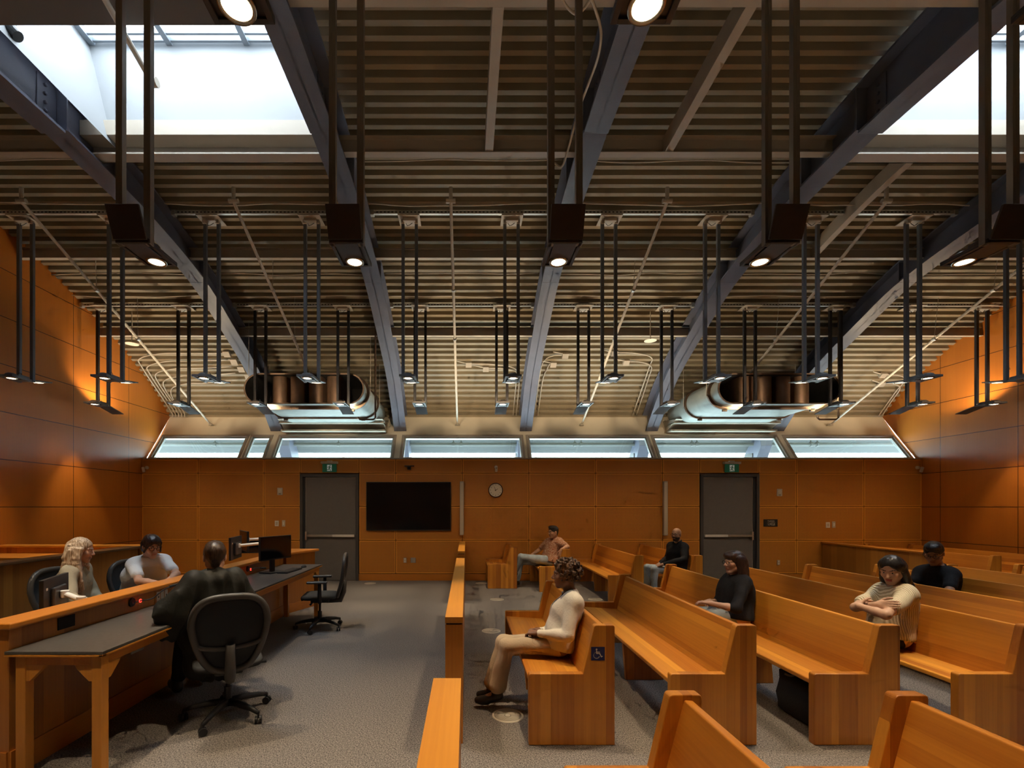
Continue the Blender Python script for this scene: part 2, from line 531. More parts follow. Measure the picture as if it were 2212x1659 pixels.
# back wall: perforated veneer panels with solid edges and dark reveals
COLX = [XL, -5.53, -4.17, -3.425, -2.21, -1.453, -0.081, 1.294, 2.671, 4.052, 4.818, 6.041, 6.814, 8.204, XR]
ROWZ = [0.143, 0.832, 1.53, 2.218, 2.505]
D1 = (-3.425, -2.215); D2 = (4.822, 6.037); DTOP = 2.196
mb = MB()
YP = YB - 0.012
mb.box(XL-0.2, XR+0.2, YB, YB+0.13, 0, 2.505, 2)
def panel(x0, x1, z0, z1):
    g, e = 0.006, 0.018
    x0 += g; x1 -= g; z0 += g; z1 -= g
    o = [(x0,YP,z0),(x1,YP,z0),(x1,YP,z1),(x0,YP,z1)]
    i = [(x0+e,YP,z0+e),(x1-e,YP,z0+e),(x1-e,YP,z1-e),(x0+e,YP,z1-e)]
    b = [(x0,YB,z0),(x1,YB,z0),(x1,YB,z1),(x0,YB,z1)]
    mb.add(i, [(0,1,2,3)], 0)
    mb.add(o+i, [(k,(k+1)%4,(k+1)%4+4,k+4) for k in range(4)], 1)
    mb.add(o+b, [((k+1)%4,k,k+4,(k+1)%4+4) for k in range(4)], 1)
for c in range(len(COLX)-1):
    x0, x1 = COLX[c], COLX[c+1]
    isdoor = c in (3, 10)
    for r in range(4):
        if isdoor and r < 3: continue
        panel(x0, x1, ROWZ[r], ROWZ[r+1])
tag(mb.build('wall_back', ['perforated_veneer', 'panel_edge_wood', 'reveal_dark']), 'far wall of perforated orange wood panels', kind='structure')
mb = MB()
for a, b_ in ((XL, D1[0]), (D1[1], D2[0]), (D2[1], XR)):
    mb.box(a, b_, YP-0.006, YB, 0, 0.136)
tag(mb.build('baseboard_back', 'baseboard_wood', bevel=0.002), kind='structure')
mb = MB(); mb.box(XL, XR, YP-0.004, 9.76, 2.505, 2.53)
tag(mb.build('trim_1', 'frame_paint', bevel=0.003), kind='structure')

# clerestory: leaning window band and cream band above
A2, B2, C2 = (9.745, 2.53), (10.19, 3.094), (10.52, 3.57)
WINX = [(-6.66, -4.74), (-4.71, -4.215), (-4.10, -1.52), (-1.40, 1.245), (1.30, 3.985), (4.03, 6.80), (6.90, 9.37)]
mb = MB()
def band(x0, x1, a, b_, t=0.12):
    n = Vector((0, (b_[1]-a[1]), -(b_[0]-a[0]))).normalized() * t   # outward
    vs = [(x0,a[0],a[1]),(x1,a[0],a[1]),(x1,b_[0],b_[1]),(x0,b_[0],b_[1])]
    vs2 = [(v[0], v[1]+n.y, v[2]+n.z) for v in vs]
    mb.add(vs+vs2, [(0,1,2,3),(7,6,5,4),(1,0,4,5),(3,2,6,7),(0,3,7,4),(2,1,5,6)])
band(XL, XR, B2, C2)
edges = [XL] + [e for wx in WINX for e in wx] + [XR]
for i in range(0, len(edges), 2):
    band(edges[i], edges[i+1], A2, B2)
tag(mb.build('wall_clerestory', 'cream_paint'), 'cream painted leaning wall band around the high windows', kind='structure')

def window(i, x0, x1):
    t = thing('window_%d' % i, None, None, (0, 0, 0), kind='structure')
    e = Vector((0, B2[0]-A2[0], B2[1]-A2[1])); Lh = e.length; e.normalize()
    n_in = Vector((0, -e.z, e.y))
    def P(x, v, w_): return Vector((x, A2[0], A2[1])) + e*v + n_in*w_
    def member(mb_, xa, xb, va, vb, wa, wb, mi=0):
        vs = [P(xa,va,wa),P(xb,va,wa),P(xb,vb,wa),P(xa,vb,wa),P(xa,va,wb),P(xb,va,wb),P(xb,vb,wb),P(xa,vb,wb)]
        mb_.add(vs, [(0,3,2,1),(4,5,6,7),(0,1,5,4),(1,2,6,5),(2,3,7,6),(3,0,4,7)], mi)
    f = MB(); k = 0.05
    member(f, x0, x1, 0, 0.03, -0.08, 0.012); member(f, x0, x1, Lh-k, Lh, -0.08, 0.012)
    member(f, x0, x0+k, 0.03, Lh-k, -0.08, 0.012); member(f, x1-k, x1, 0.03, Lh-k, -0.08, 0.012)
    f.build('window_frame', 'frame_paint', t, bevel=0.004)
    s = MB(); q = 0.035
    member(s, x0+k, x1-k, 0.03, 0.03+q*0.5, -0.07, -0.02); member(s, x0+k, x1-k, Lh-k-q, Lh-k, -0.07, -0.02)
    member(s, x0+k, x0+k+q, 0.03, Lh-k, -0.07, -0.02); member(s, x1-k-q, x1-k, 0.03, Lh-k, -0.07, -0.02)
    s.build('sash', 'frame_alu', t, bevel=0.003)
    g = MB(); g.add([P(x0+k,0.03,-0.045),P(x1-k,0.03,-0.045),P(x1-k,Lh-k,-0.045),P(x0+k,Lh-k,-0.045)], [(0,1,2,3)])
    g.build('pane', 'window_glass', t)
for i, (a, b_) in enumerate(WINX): window(i+1, a, b_)

# roof lights: white lined wells with glazing bars and glass
def skylight(i, bay):
    x0, x1 = BEAMS[bay]+0.10, BEAMS[bay+1]-0.10
    zt = 6.60; zb = 5.66
    t = thing('window_%d' % i, None, None, (0,0,0), kind='structure')
    m = MB()
    # near, far, left (splayed) and right linings with thickness
    xs = x0 + (0.22 if bay == 1 else 0.0)
    m.add([(x0-0.1,SK_Y1,zb),(x1+0.1,SK_Y1,zb),(x1+0.1,SK_Y1,zt),(x0-0.1,SK_Y1,zt),(x0-0.1,SK_Y1+0.08,zb),(x1+0.1,SK_Y1+0.08,zb),(x1+0.1,SK_Y1+0.08,zt),(x0-0.1,SK_Y1+0.08,zt)],
          [(0,1,2,3),(7,6,5,4),(3,2,6,7),(0,4,5,1)])
    m.add([(x0-0.1,SK_Y0,zb-0.2),(x1+0.1,SK_Y0,zb-0.2),(x1+0.1,SK_Y0,zt),(x0-0.1,SK_Y0,zt),(x0-0.1,SK_Y0-0.08,zb-0.2),(x1+0.1,SK_Y0-0.08,zb-0.2),(x1+0.1,SK_Y0-0.08,zt),(x0-0.1,SK_Y0-0.08,zt)],
          [(3,2,1,0),(4,5,6,7),(7,6,2,3),(1,5,4,0)])
    m.add([(xs,SK_Y0-0.08,zb-0.2),(xs,SK_Y1+0.08,zb-0.2),(x0-0.05,SK_Y1+0.08,zt),(x0-0.05,SK_Y0-0.08,zt)], [(0,1,2,3)])
    m.add([(x1,SK_Y0-0.08,zb-0.2),(x1,SK_Y1+0.08,zb-0.2),(x1+0.02,SK_Y1+0.08,zt),(x1+0.02,SK_Y0-0.08,zt)], [(3,2,1,0)])
    m.build('light_well', 'well_white', t)
    f = MB()
    for y in (SK_Y1-0.03, SK_Y1-0.11, SK_Y0+0.02, (SK_Y0+SK_Y1)/2):
        f.box(x0-0.1, x1+0.1, y-0.012, y+0.012, zt-0.04, zt+0.02)
    n = 3
    for k in range(n+1):
        x = x0 + (x1-x0)*k/n
        f.box(x-0.03, x+0.03, SK_Y0, SK_Y1, zt-0.055, zt+0.02)
    f.build('glazing_bars', 'sky_mullion', t)
    g = MB(); g.add([(x0-0.1,SK_Y0,zt),(x1+0.1,SK_Y0,zt),(x1+0.1,SK_Y1,zt),(x0-0.1,SK_Y1,zt)], [(0,1,2,3)])
    g.build('pane', 'skylight_glass', t)
    p = area('skylight_portal_light', ((x0+x1)/2, (SK_Y0+SK_Y1)/2, zt+0.05), (0,0,0), x1-x0, SK_Y1-SK_Y0, 1, (1,1,1))
    p.data.cycles.is_portal = True
skylight(8, 1); skylight(9, 4)

# ------------------------------------------------------------------ steel
BOT = catmull([(10.24,3.185),(9.6,3.78),(9.06,4.18),(8.04,4.68),(7.18,5.03),(6.0,5.25),(4.72,5.335)], 6)
def beam_bot(y):
    ys = np.array([p[0] for p in BOT])[::-1]; zs = np.array([p[1] for p in BOT])[::-1]
    return float(np.interp(y, ys, zs))
BLAB = ['steel roof beam at the left, meeting the window band beside the narrow window',
        'steel roof beam just left of the centre, landing left of the wall screen',
        'steel roof beam in the middle of the far wall, landing right of the clock',
        'steel roof beam right of the centre, landing left of the right hand door',
        'steel roof beam at the far right, crossing behind the right hand duct']
for bi, bx in enumerate(BEAMS[1:6]):
    t = thing('roof_beam', 'curved ' + BLAB[bi], 'beam', (bx, 10.24, 3.2), 'curved roof beams')
    o = Vector((bx, 10.24, 3.2))
    def bmk(mbx, name, mat='beam_paint', bev=0.003):
        mbx.v = [(v[0]-o.x, v[1]-o.y, v[2]-o.z) for v in mbx.v]
        return mbx.build(name, mat, t, bevel=bev)
    bot = [(y, z) for y, z in BOT]
    near = [(4.70, 5.29), (3.6, 5.27), (2.0, 5.10), (0.3, 4.75)]
    top = [(y, deck_z(y)-0.035) for y in np.linspace(0.3, 10.44, 40)]
    wp = [(10.26, 3.20)] + bot + near + top + [(10.46, 3.52)]
    m_ = MB(); m_.prism(wp, 'X', bx-0.009, bx+0.009); bmk(m_, 'web', bev=0)
    def flange(line, w_, th, name, up):
        m2 = MB(); vs = []; fs = []
        for (y, z) in line:
            for (dx, dz) in ((-w_/2, 0), (w_/2, 0), (w_/2, th*up), (-w_/2, th*up)):
                vs.append((bx+dx, y, z+dz))
        for i in range(len(line)-1):
            for k in range(4):
                k2 = (k+1) % 4
                fs.append((4*i+k, 4*i+k2, 4*i+4+k2, 4*i+4+k))
        e_ = 4*(len(line)-1)
        fs.append((0,3,2,1) ); fs.append((e_, e_+1, e_+2, e_+3))
        m2.add(vs, fs); return bmk(m2, name)
    flange(bot, 0.265, 0.026, 'bottom_flange', 1)
    flange(near, 0.25, 0.028, 'bottom_flange', 1)
    flange([(y, deck_z(y)-0.06) for y in np.linspace(0.3, 10.42, 34)], 0.265, 0.024, 'top_flange', 1)
    for y in (3.35, 4.72, 5.5, 7.25):
        s_ = MB(); s_.box(bx-0.125, bx+0.125, y-0.008, y+0.008, (beam_bot(y) if y > 4.7 else 5.29), deck_z(y)-0.06); bmk(s_, 'stiffener', bev=0)
    for sd in (-1, 1):
        bm_ = MB()
        bm_.box(bx+sd*0.009, bx+sd*0.02, 4.50, 4.71, 5.36, 5.74)
        bmk(bm_, 'splice_plate')
        for k in range(4):
            b3 = MB(); rot = Matrix.Rotation(PI/2*sd, 3, 'Y')
            b3.lathe([(0.016, 0), (0.016, 0.02), (0.0, 0.026)], (bx+sd*0.02, 4.58, 5.42+0.085*k), 8, rot=rot)
            bmk(b3, 'bolt', bev=0)
    # outside continuation of the beam under the eave
    eb = MB(); eb.prism([(10.62,2.92),(11.05,2.20),(11.5,1.35),(11.9,1.35),(11.6,2.2),(11.2,2.85),(10.70,3.35)], 'X', bx-0.13, bx+0.13)
    eo = eb.build('eave_beam', 'beam_paint', bevel=0.01)
    tag(eo, 'grey steel beam leg outside the high windows, below ' + ['the left beam', 'the beam left of centre', 'the middle beam', 'the beam right of centre', 'the far right beam'][bi], 'beam', 'beam legs outside')
    ep = MB(); ep.box(bx-0.145, bx-0.131, 10.92, 11.22, 2.55, 2.78)
    for k in range(4): ep.box(bx-0.165, bx-0.145, 10.96+0.06*k, 10.99+0.06*k, 2.60, 2.63)
    ep.build('bolted_plate', 'plastic_dark', eo)

mb = MB(); mb.prism([(10.56, 3.36), (11.33, 2.835), (11.36, 2.84), (11.36, 3.0), (10.60, 3.50)], 'X', -9.5, 12.5)
tag(mb.build('eave_soffit', 'soffit_ext'), 'grey underside of the roof eave outside the high windows', kind='structure')
# gutter pipe outside, seen through the high windows
mb = MB(); mb.tube([(-8, 10.93, 2.99), (11, 10.93, 2.99)], 0.042, 12)
for x in (-5.9, -4.55, -3.0, -0.3, -0.12, 2.55, 2.7, 5.3, 5.42, 8.1, 8.25):
    mb.tube([(x-0.03, 10.93, 2.99), (x+0.03, 10.93, 2.99)], 0.055, 12)
    mb.box(x-0.01, x+0.01, 10.92, 10.94, 3.0, 3.10)
tag(mb.build('gutter_pipe', 'gutter_grey', smooth=False), 'long grey pipe running under the eave outside the windows', 'pipe')

# purlins between beams
pl_row = [(3.60, 5.385, 0.18, 'at the top edge of the picture'), (5.17, 5.40, 0.20, 'crossing behind the skylight line'),
          (7.02, 5.24, 0.16, 'halfway down the roof'), (8.52, 4.63, 0.16, 'low on the roof near the ducts')]
bayname = ['against the left wall', 'under the left skylight', 'left of the middle beam', 'right of the middle beam', 'under the right skylight', 'against the right wall']
for ri, (py, pz, ph, pn) in enumerate(pl_row):
    for bi in range(6):
        x0 = max(BEAMS[bi]+0.014, XL+0.005); x1 = min(BEAMS[bi+1]-0.014, XR-0.005)
        m_ = MB(); wide = 0.085 if ri < 2 else 0.075
        if bi in SK_BAYS and ri == 0:
            m_.box(x0, x1, 3.18, 3.725, pz-0.01, pz+0.25)
        elif bi in SK_BAYS and ri == 1:
            m_.box(x0, x1, 5.06, 5.20, pz-0.04, pz-0.022); m_.box(x0, x1, 5.185, 5.20, pz-0.04, pz+0.3)
            m_.box(x0, x1, 5.0, 5.18, pz+0.12, pz+0.28)
        else:
            m_.prism([(py-wide, pz), (py, pz), (py, pz+ph), (py-wide*0.8, pz+ph), (py-wide*0.8, pz+ph-0.008), (py-0.008, pz+ph-0.008), (py-0.008, pz+0.008), (py-wide, pz+0.008)], 'X', x0, x1)
        tag(m_.build('ceiling_purlin', 'box_grey' if (bi in SK_BAYS and ri == 0) else 'purlin_paint', bevel=0.002),
            'beige purlin %s, %s' % (pn, bayname[bi]), 'purlin', 'cross purlins under the roof deck')
# short joists running towards the wall in three bays
for jx, ya, yb_, lab in ((0.25, 3.62, 5.15, 'in the bay left of the middle beam'), (2.22, 3.62, 5.15, 'in the bay right of the middle beam'),
                        (5.22, 5.22, 7.0, 'below the right skylight, sloping down')):
    m_ = MB(); vs = []; ys = np.linspace(ya, yb_, 6)
    for y in ys:
        z = (5.41 if yb_ < 5.5 else deck_z(y)-0.20)
        for dx, dz in ((-0.045,0),(0.045,0),(0.045,0.19),(-0.045,0.19)): vs.append((jx+dx, y, z+dz))
    fs = [(4*i+k, 4*i+(k+1)%4, 4*i+4+(k+1)%4, 4*i+4+k) for i in range(5) for k in range(4)] + [(3,2,1,0), (20,21,22,23)]
    m_.add(vs, fs)
    tag(m_.build('roof_joist', 'purlin_paint', bevel=0.004), 'beige steel joist ' + lab, 'joist')

# perforated strut channels carrying the lamps
STR = [(3.12, 5.60), (6.38, 5.53), (8.05, 4.99)]
for ri, (sy, sz) in enumerate(STR):
    for bi in range(6):
        x0 = max(BEAMS[bi]+0.14, XL+0.02); x1 = min(BEAMS[bi+1]-0.14, XR-0.02)
        t = thing('strut_channel', 'perforated channel %s, %s' % (['in the nearest lamp row', 'in the upper lamp row', 'in the lower lamp row'][ri], bayname[bi]), 'channel', (x0, sy, sz), 'strut channels carrying the pendant lamps')
        m_ = MB(); m_.box(0, x1-x0, -0.02, 0.02, 0, 0.042); m_.box(0, 0.05, -0.03, 0.03, -0.02, 0.05); m_.box(x1-x0-0.05, x1-x0, -0.03, 0.03, -0.02, 0.05)
        m_.build('channel_body', 'strut_zinc', t, bevel=0.002)
        if ri > 0:
            h_ = MB(); x = 0.08
            while x < x1-x0-0.08:
                h_.box(x, x+0.026, -0.0215, -0.0202, 0.014, 0.028); x += 0.052
            tag(h_.build('slots', 'hole_dark', t), kind='stuff')

# ================================================================== PENDANT LAMPS
def lamp_unit(kind, name):
    """origin = hinge line centre; rods go straight up; +Y = away from the camera"""
    t = thing(name, None, 'light', (0, 0, 0))
    W_ = 0.218; th = 0.028
    sgn = 1 if kind == 'near' else -1
    Ln = 0.31 if kind == 'near' else 0.29
    ya, yb_ = (0.0, Ln) if sgn > 0 else (-Ln, 0.0)
    body = 'lamp_grey' if kind == 'mid' else 'lamp_black'
    m = MB()
    # shallow tray: top plate, rims
    m.box(-W_/2, W_/2, ya, yb_, 0.012, th)
    m.box(-W_/2, -W_/2+0.022, ya, yb_, 0, 0.012); m.box(W_/2-0.022, W_/2, ya, yb_, 0, 0.012)
    m.box(-W_/2+0.022, W_/2-0.022, yb_-0.02, yb_, 0, 0.012); m.box(-W_/2+0.022, W_/2-0.022, ya, ya+0.02, 0, 0.012)
    if sgn > 0: m.box(-0.075, 0.075, ya+0.012, ya+0.19, -0.002, 0.013)
    else: m.box(-0.075, 0.075, yb_-0.12, yb_-0.012, -0.002, 0.013)
    m.build('lamp_tray', body, t, bevel=0.002)
    ly = sgn*0.248 if kind == 'near' else -0.19
    r_ = MB()
    r_.lathe([(0.050, 0.014), (0.050, -0.004), (0.062, -0.006), (0.066, 0.002), (0.066, 0.014)], (0, ly, 0), 28, caps=False)
    r_.build('lamp_ring', 'lamp_ring', t, smooth=True)
    g = MB(); g.lathe([(0.0, -0.004), (0.030, -0.004), (0.0495, 0.000)], (0, ly, 0), 28)
    g.build('lens', 'lamp_glow', t)
    # housing on top
    h = MB()
    h.lathe([(0.070, 0.028), (0.066, 0.050), (0.040, 0.068), (0.0, 0.070)], (0, ly, 0), 20)
    h.box(-0.07, 0.07, min(0, sgn*0.16), max(0, sgn*0.16), 0.028, 0.068)
    h.build('driver_box', body, t, bevel=0.004)
    # flap
    f = MB()
    if kind == 'near':
        a = math.radians(112); L_ = 0.20
        rot = Matrix.Rotation(a, 3, 'X'); c = Vector((0, -0.012, 0.012)) + rot @ Vector((0, L_/2, 0))
        f.obox(c, W_, L_, 0.016, rot)
        f.obox(Vector((0, -0.012, 0.012)) + rot @ Vector((0, 0.03, -0.010)), 0.09, 0.035, 0.006, rot)
    elif kind == 'mid':
        rot = Matrix.Rotation(math.radians(9), 3, 'X')
        f.obox(Vector((0, 0.17, 0.052)), W_, 0.30, 0.016, rot)
    else:
        rot = Matrix.Rotation(math.radians(-13), 3, 'X')
        f.obox(Vector((0, 0.185, -0.022)), 0.205, 0.34, 0.014, rot)
    f.build('flap', body, t, bevel=0.003)
    if kind == 'mid':
        r2 = MB(); r2.lathe([(0.060, 0.0), (0.074, -0.008), (0.078, 0.0)], (0, 0.21, 0.048), 24, rot=rot, caps=False); r2.build('lamp_ring', 'lamp_ring', t, smooth=True)
        g2 = MB(); g2.lathe([(0.0, -0.010), (0.060, -0.004)], (0, 0.21, 0.048), 24, rot=rot); g2.build('lens', 'lamp_glow', t)
    zt = {'near': STR[0][1], 'mid': STR[1][1], 'far': STR[2][1]}[kind] - 3.265
    for s in (-1, 1):
        q = MB(); x = s*0.093; y0 = {'near': 0.03, 'mid': 0.02, 'far': 0.0}[kind]
        q.box(x-0.022, x+0.022, y0-0.02, y0+0.02, 0.0, zt-0.03)
        if kind == 'near':
            q.box(x-0.003, x+0.003, y0-0.0215, y0-0.02, 0.0, zt-0.04)
        q.build('hanger_rod', {'near': 'rod_alu', 'mid': 'rod_grey', 'far': 'rod_black'}[kind], t, bevel=0.003)
    p = MB(); p.box(-0.15, 0.15, -0.13, 0.13, zt-0.012, zt); p.box(-0.085, 0.085, -0.07, 0.07, zt-0.05, zt-0.012)
    p.box(-0.115, -0.07, -0.03, 0.03, zt-0.06, zt-0.012); p.box(0.07, 0.115, -0.03, 0.03, zt-0.06, zt-0.012)
    p.build('ceiling_bracket', 'purlin_paint' if kind != 'near' else 'rod_alu', t, bevel=0.003)
    wcb = MB()
    wcb.tube([(-0.05, 0, zt-0.05), (-0.03, -0.03, zt-0.10), (0.0, -0.02, zt-0.085), (0.04, -0.01, zt-0.05)], 0.004, 6)
    wcb.tube([(0.02, ly*0.3, 0.065), (0.03, ly*0.4, 0.10), (0.035, ly*0.6, 0.10), (0.03, ly*0.7, 0.06)], 0.003, 6)
    wcb.build('cable', 'plastic_black', t)
    # real light
    spot('downlight', (0, ly, -0.012), (0, 0, -1), W_DOWN*(1.0 if kind == 'near' else 0.7), 52 if kind != 'near' else 66, 0.5, size=0.045, parent=t)
    if kind == 'mid':
        spot('second_downlight', (0, 0.225, 0.022), (0, 0.95, -1), W_WALL, 66, 0.9, size=0.05, parent=t)
        spot('wall_washer', (0, 0.37, 0.08), (0, 1, 0.14), 62.0, 44, 0.4, size=0.05, parent=t)
    if kind == 'near':
        spot('uplight', (0, 0.20, 0.10), (0, 0.35, 1), W_UP*0.08, 120, 0.7, size=0.05, parent=t)
    if kind == 'far':
        spot('uplight', (0, 0.20, 0.035), (0, 0.35, 1), W_UP, 156, 0.35, size=0.05, parent=t)
    return t

ROWS = [
 ('near', 3.07, [-5.07, -3.62, -2.207, -0.795, 0.657, 2.095, 3.55, 5.0, 6.45, 7.9], 'second row from the camera'),
 ('near', 1.375, [-2.2, -0.80, 0.63, 2.08, 3.5], 'row nearest the camera'),
 ('mid', 6.50, [-6.17, -4.91, -3.56, -2.16, -0.79, 0.635, 2.0, 3.44, 4.83, 6.26, 7.66, 8.9], 'middle row'),
 ('far', 8.10, [-6.32, -4.92, -3.58, -2.14, -0.80, 0.62, 2.04, 3.49, 4.94, 6.43, 7.77, 8.98], 'far row by the windows'),
 ('near', -0.33, [-4.9, -2.2, 0.63, 3.5, 6.3], 'row behind the camera'),
]
protos = {}
for kind, y, xs, lab in ROWS:
    for i, x in enumerate(xs):
        if kind not in protos:
            protos[kind] = lamp_unit(kind, 'pendant_lamp'); o = protos[kind]
        else:
            o = copy_tree(protos[kind])
        o.location = (x, y, 3.265)
        look = {'near': 'black lamp with raised flap', 'mid': 'black double headed lamp',
                'far': 'small black lamp with drooping flap'}[kind]
        o['label'] = '%s, %s, %s from left' % (look, lab, ORD[i])
        o['group'] = 'pendant lamps ' + lab

# ================================================================== DUCTS
def duct(cx, w_, label):
    z0, z1 = 3.345, 3.865; zc = (z0+z1)/2; r = (z1-z0)/2
    t = thing('air_duct', label, 'duct', (cx, 8.2, z0), 'large flat oval air ducts')
    def ring(y, hw, rr, zc_=zc, n=12):
        pts = []
        for k in range(n+1):
            a = -PI/2 + PI*k/n; pts.append((hw-rr + rr*math.cos(a), zc_ + rr*math.sin(a)))
        for k in range(n+1):
            a = PI/2 + PI*k/n; pts.append((-(hw-rr) + rr*math.cos(a), zc_ + rr*math.sin(a)))
        return [(p[0], y-8.2, p[1]-z0) for p in pts]
    def loft(rings, name, mat, closed=False, flip=False, sm=True):
        m = MB(); n = len(rings[0]); vs = [v for rg in rings for v in rg]; fs = []
        for i in range(len(rings)-1):
            for j in range(n):
                j2 = (j+1) % n
                f = (i*n+j, (i+1)*n+j, (i+1)*n+j2, i*n+j2)
                fs.append(f[::-1] if flip else f)
        m.add(vs, fs); o = m.build(name, mat, t)
        if sm: smooth_by_angle(o, 0.5)
        return o
    hw = w_/2
    loft([ring(8.2, hw, r), ring(8.35, hw, r), ring(9.25, hw+0.01, r+0.01), ring(9.7, hw+0.02, r+0.02, zc-0.02), ring(10.22, hw+0.03, r+0.03, zc-0.04)], 'duct_body', 'galvanised')
    loft([ring(8.2, hw-0.012, r-0.012), ring(9.2, hw-0.012, r-0.012)], 'duct_lining', 'duct_black', flip=True)
    bk = MB(); rg = ring(9.2, hw-0.012, r-0.012); bk.add(rg, [tuple(range(len(rg)))]); bk.build('duct_lining', 'duct_black', t)
    loft([ring(8.2, hw-0.012, r-0.012), ring(8.195, hw+0.012, r+0.012), ring(8.22, hw+0.012, r+0.012)], 'duct_collar', 'duct_flange')
    for y in (8.48, 9.38):
        loft([ring(y, hw, r), ring(y, hw+0.05, r+0.05), ring(y+0.04, hw+0.05, r+0.05), ring(y+0.04, hw, r)], 'duct_flange', 'duct_flange', sm=False)
    for sx in (-1, 1):
        for y in (8.48, 9.38):
            b = MB(); b.box(sx*(hw-0.27)-0.04, sx*(hw-0.27)+0.04, y-8.2, y-8.16, -0.085, -0.03); b.build('flange_lug', 'duct_flange', t, bevel=0.003)
    n = 4
    for k in range(n):
        x = -hw + 0.40 + (w_-0.80)*(k+0.5)/n
        m = MB(); rr = 0.13
        prof = []
        for q in range(13):
            a = PI + PI*q/12; prof.append((x + rr*math.cos(a), 0.16 + 0.07*math.sin(a)))
        prof += [(x+rr, 0.85), (x-rr, 0.85)]
        m.prism(prof, 'Z', 0.012, z1-z0-0.012)
        o = m.build('sound_baffle', 'baffle_metal', t); smooth_by_angle(o, 0.5)
    # boot against the wall
    b = MB(); b.prism([(1.55, 0.02), (2.02, -0.17), (2.28, -0.17), (2.28, 0.10)], 'X', -hw-0.05, hw+0.06); b.box(-hw-0.05, hw+0.06, 1.62, 2.0, -0.06, -0.02)
    b.build('wall_boot', 'duct_side', t, bevel=0.01)
    s = MB(); s.box(-hw-0.06, hw+0.07, 1.75, 2.3, -0.20, -0.165); s.build('boot_flange', 'duct_side', t, bevel=0.004)
    for sx in (-1, 1):
        for y in (8.5, 9.4):
            q = MB(); q.tube([(sx*(hw+0.06), y-8.2, 0.2), (sx*(hw+0.06), y-8.2, deck_z(y)-z0)], 0.005, 6); q.build('hanger_wire', 'pipe_paint', t)
    return t
duct(-2.86, 2.10, 'flat oval metal air duct left of centre with dark baffles in its mouth')
duct(5.52, 2.14, 'flat oval metal air duct right of centre with dark baffles in its mouth')

# ================================================================== PIPES, CONDUIT, CEILING DEVICES
PX = [(-5.64, 'at the far left'), (-2.95, 'behind the left duct'), (-0.195, 'left of the middle beam'), (2.55, 'right of the middle beam'), (5.33, 'behind the right duct'), (8.05, 'at the far right')]
for x, lab in PX:
    t = thing('sprinkler_pipe', 'thin cream sprinkler pipe running up the roof slope %s' % lab, 'pipe', (x, 10.3, 3.33), 'sprinkler pipes')
    y1, z1 = (10.28, 3.335)
    if x in (-2.95, 5.33): y1, z1 = 8.75, 4.02
    m = MB(); m.tube([(0, y1-10.3, z1-3.33), (0, -4.4, 2.06)], 0.021, 10); m.build('pipe_run', 'pipe_paint', t, smooth=False)
    m = MB(); m.tube([(0, -4.4, 2.06), (0, -4.4, 2.24)], 0.024, 10); m.build('riser', 'pipe_paint', t)
    m = MB(); m.tube([(-0.06, -4.4, 2.07), (0.06, -4.4, 2.07)], 0.028, 10); m.build('fitting', 'pipe_paint', t)
    m = MB()
    if y1 > 10: m.lathe([(0.055, 0), (0.05, 0.03), (0.02, 0.05)], (0, y1-10.3, z1-3.33-0.02), 12); m.build('wall_flange', 'pipe_paint', t)
    for k, yy in enumerate((7.1, 8.0)):
        f = (10.28-yy)/(10.28-5.9)
        zz = 3.335 + f*(5.39-3.335)
        h = MB(); h.tube([(0, yy-10.3, zz-3.33), (0.02, yy-10.3-0.05, deck_z(yy)-3.33)], 0.004, 6); h.tube([(0, yy-10.33, zz-3.33), (0, yy-10.27, zz-3.33+0.0)], 0.03, 8); h.build('hanger', 'strut_zinc', t)

def conduit(pts, label, r=0.011, n=8, mat='pipe_paint'):
    c = catmull3(pts)
    m = MB(); m.tube(c, r, n)
    o = m.build('conduit', mat, smooth=True)
    return tag(o, label, 'conduit')
def catmull3(pts, n=6):
    P = [Vector(p) for p in pts]; P = [P[0]*2-P[1]] + P + [P[-1]*2-P[-2]]
    out = []
    for i in range(1, len(P)-2):
        a, b, c, d = P[i-1:i+3]
        for k in range(n):
            t = k/n
            out.append(0.5*((2*b)+(-a+c)*t+(2*a-5*b+4*c-d)*t*t+(-a+3*b-3*c+d)*t**3))
    out.append(P[-2]); return out
def roofp(x, y, off=0.03): return (x, y, deck_z(y)-off)

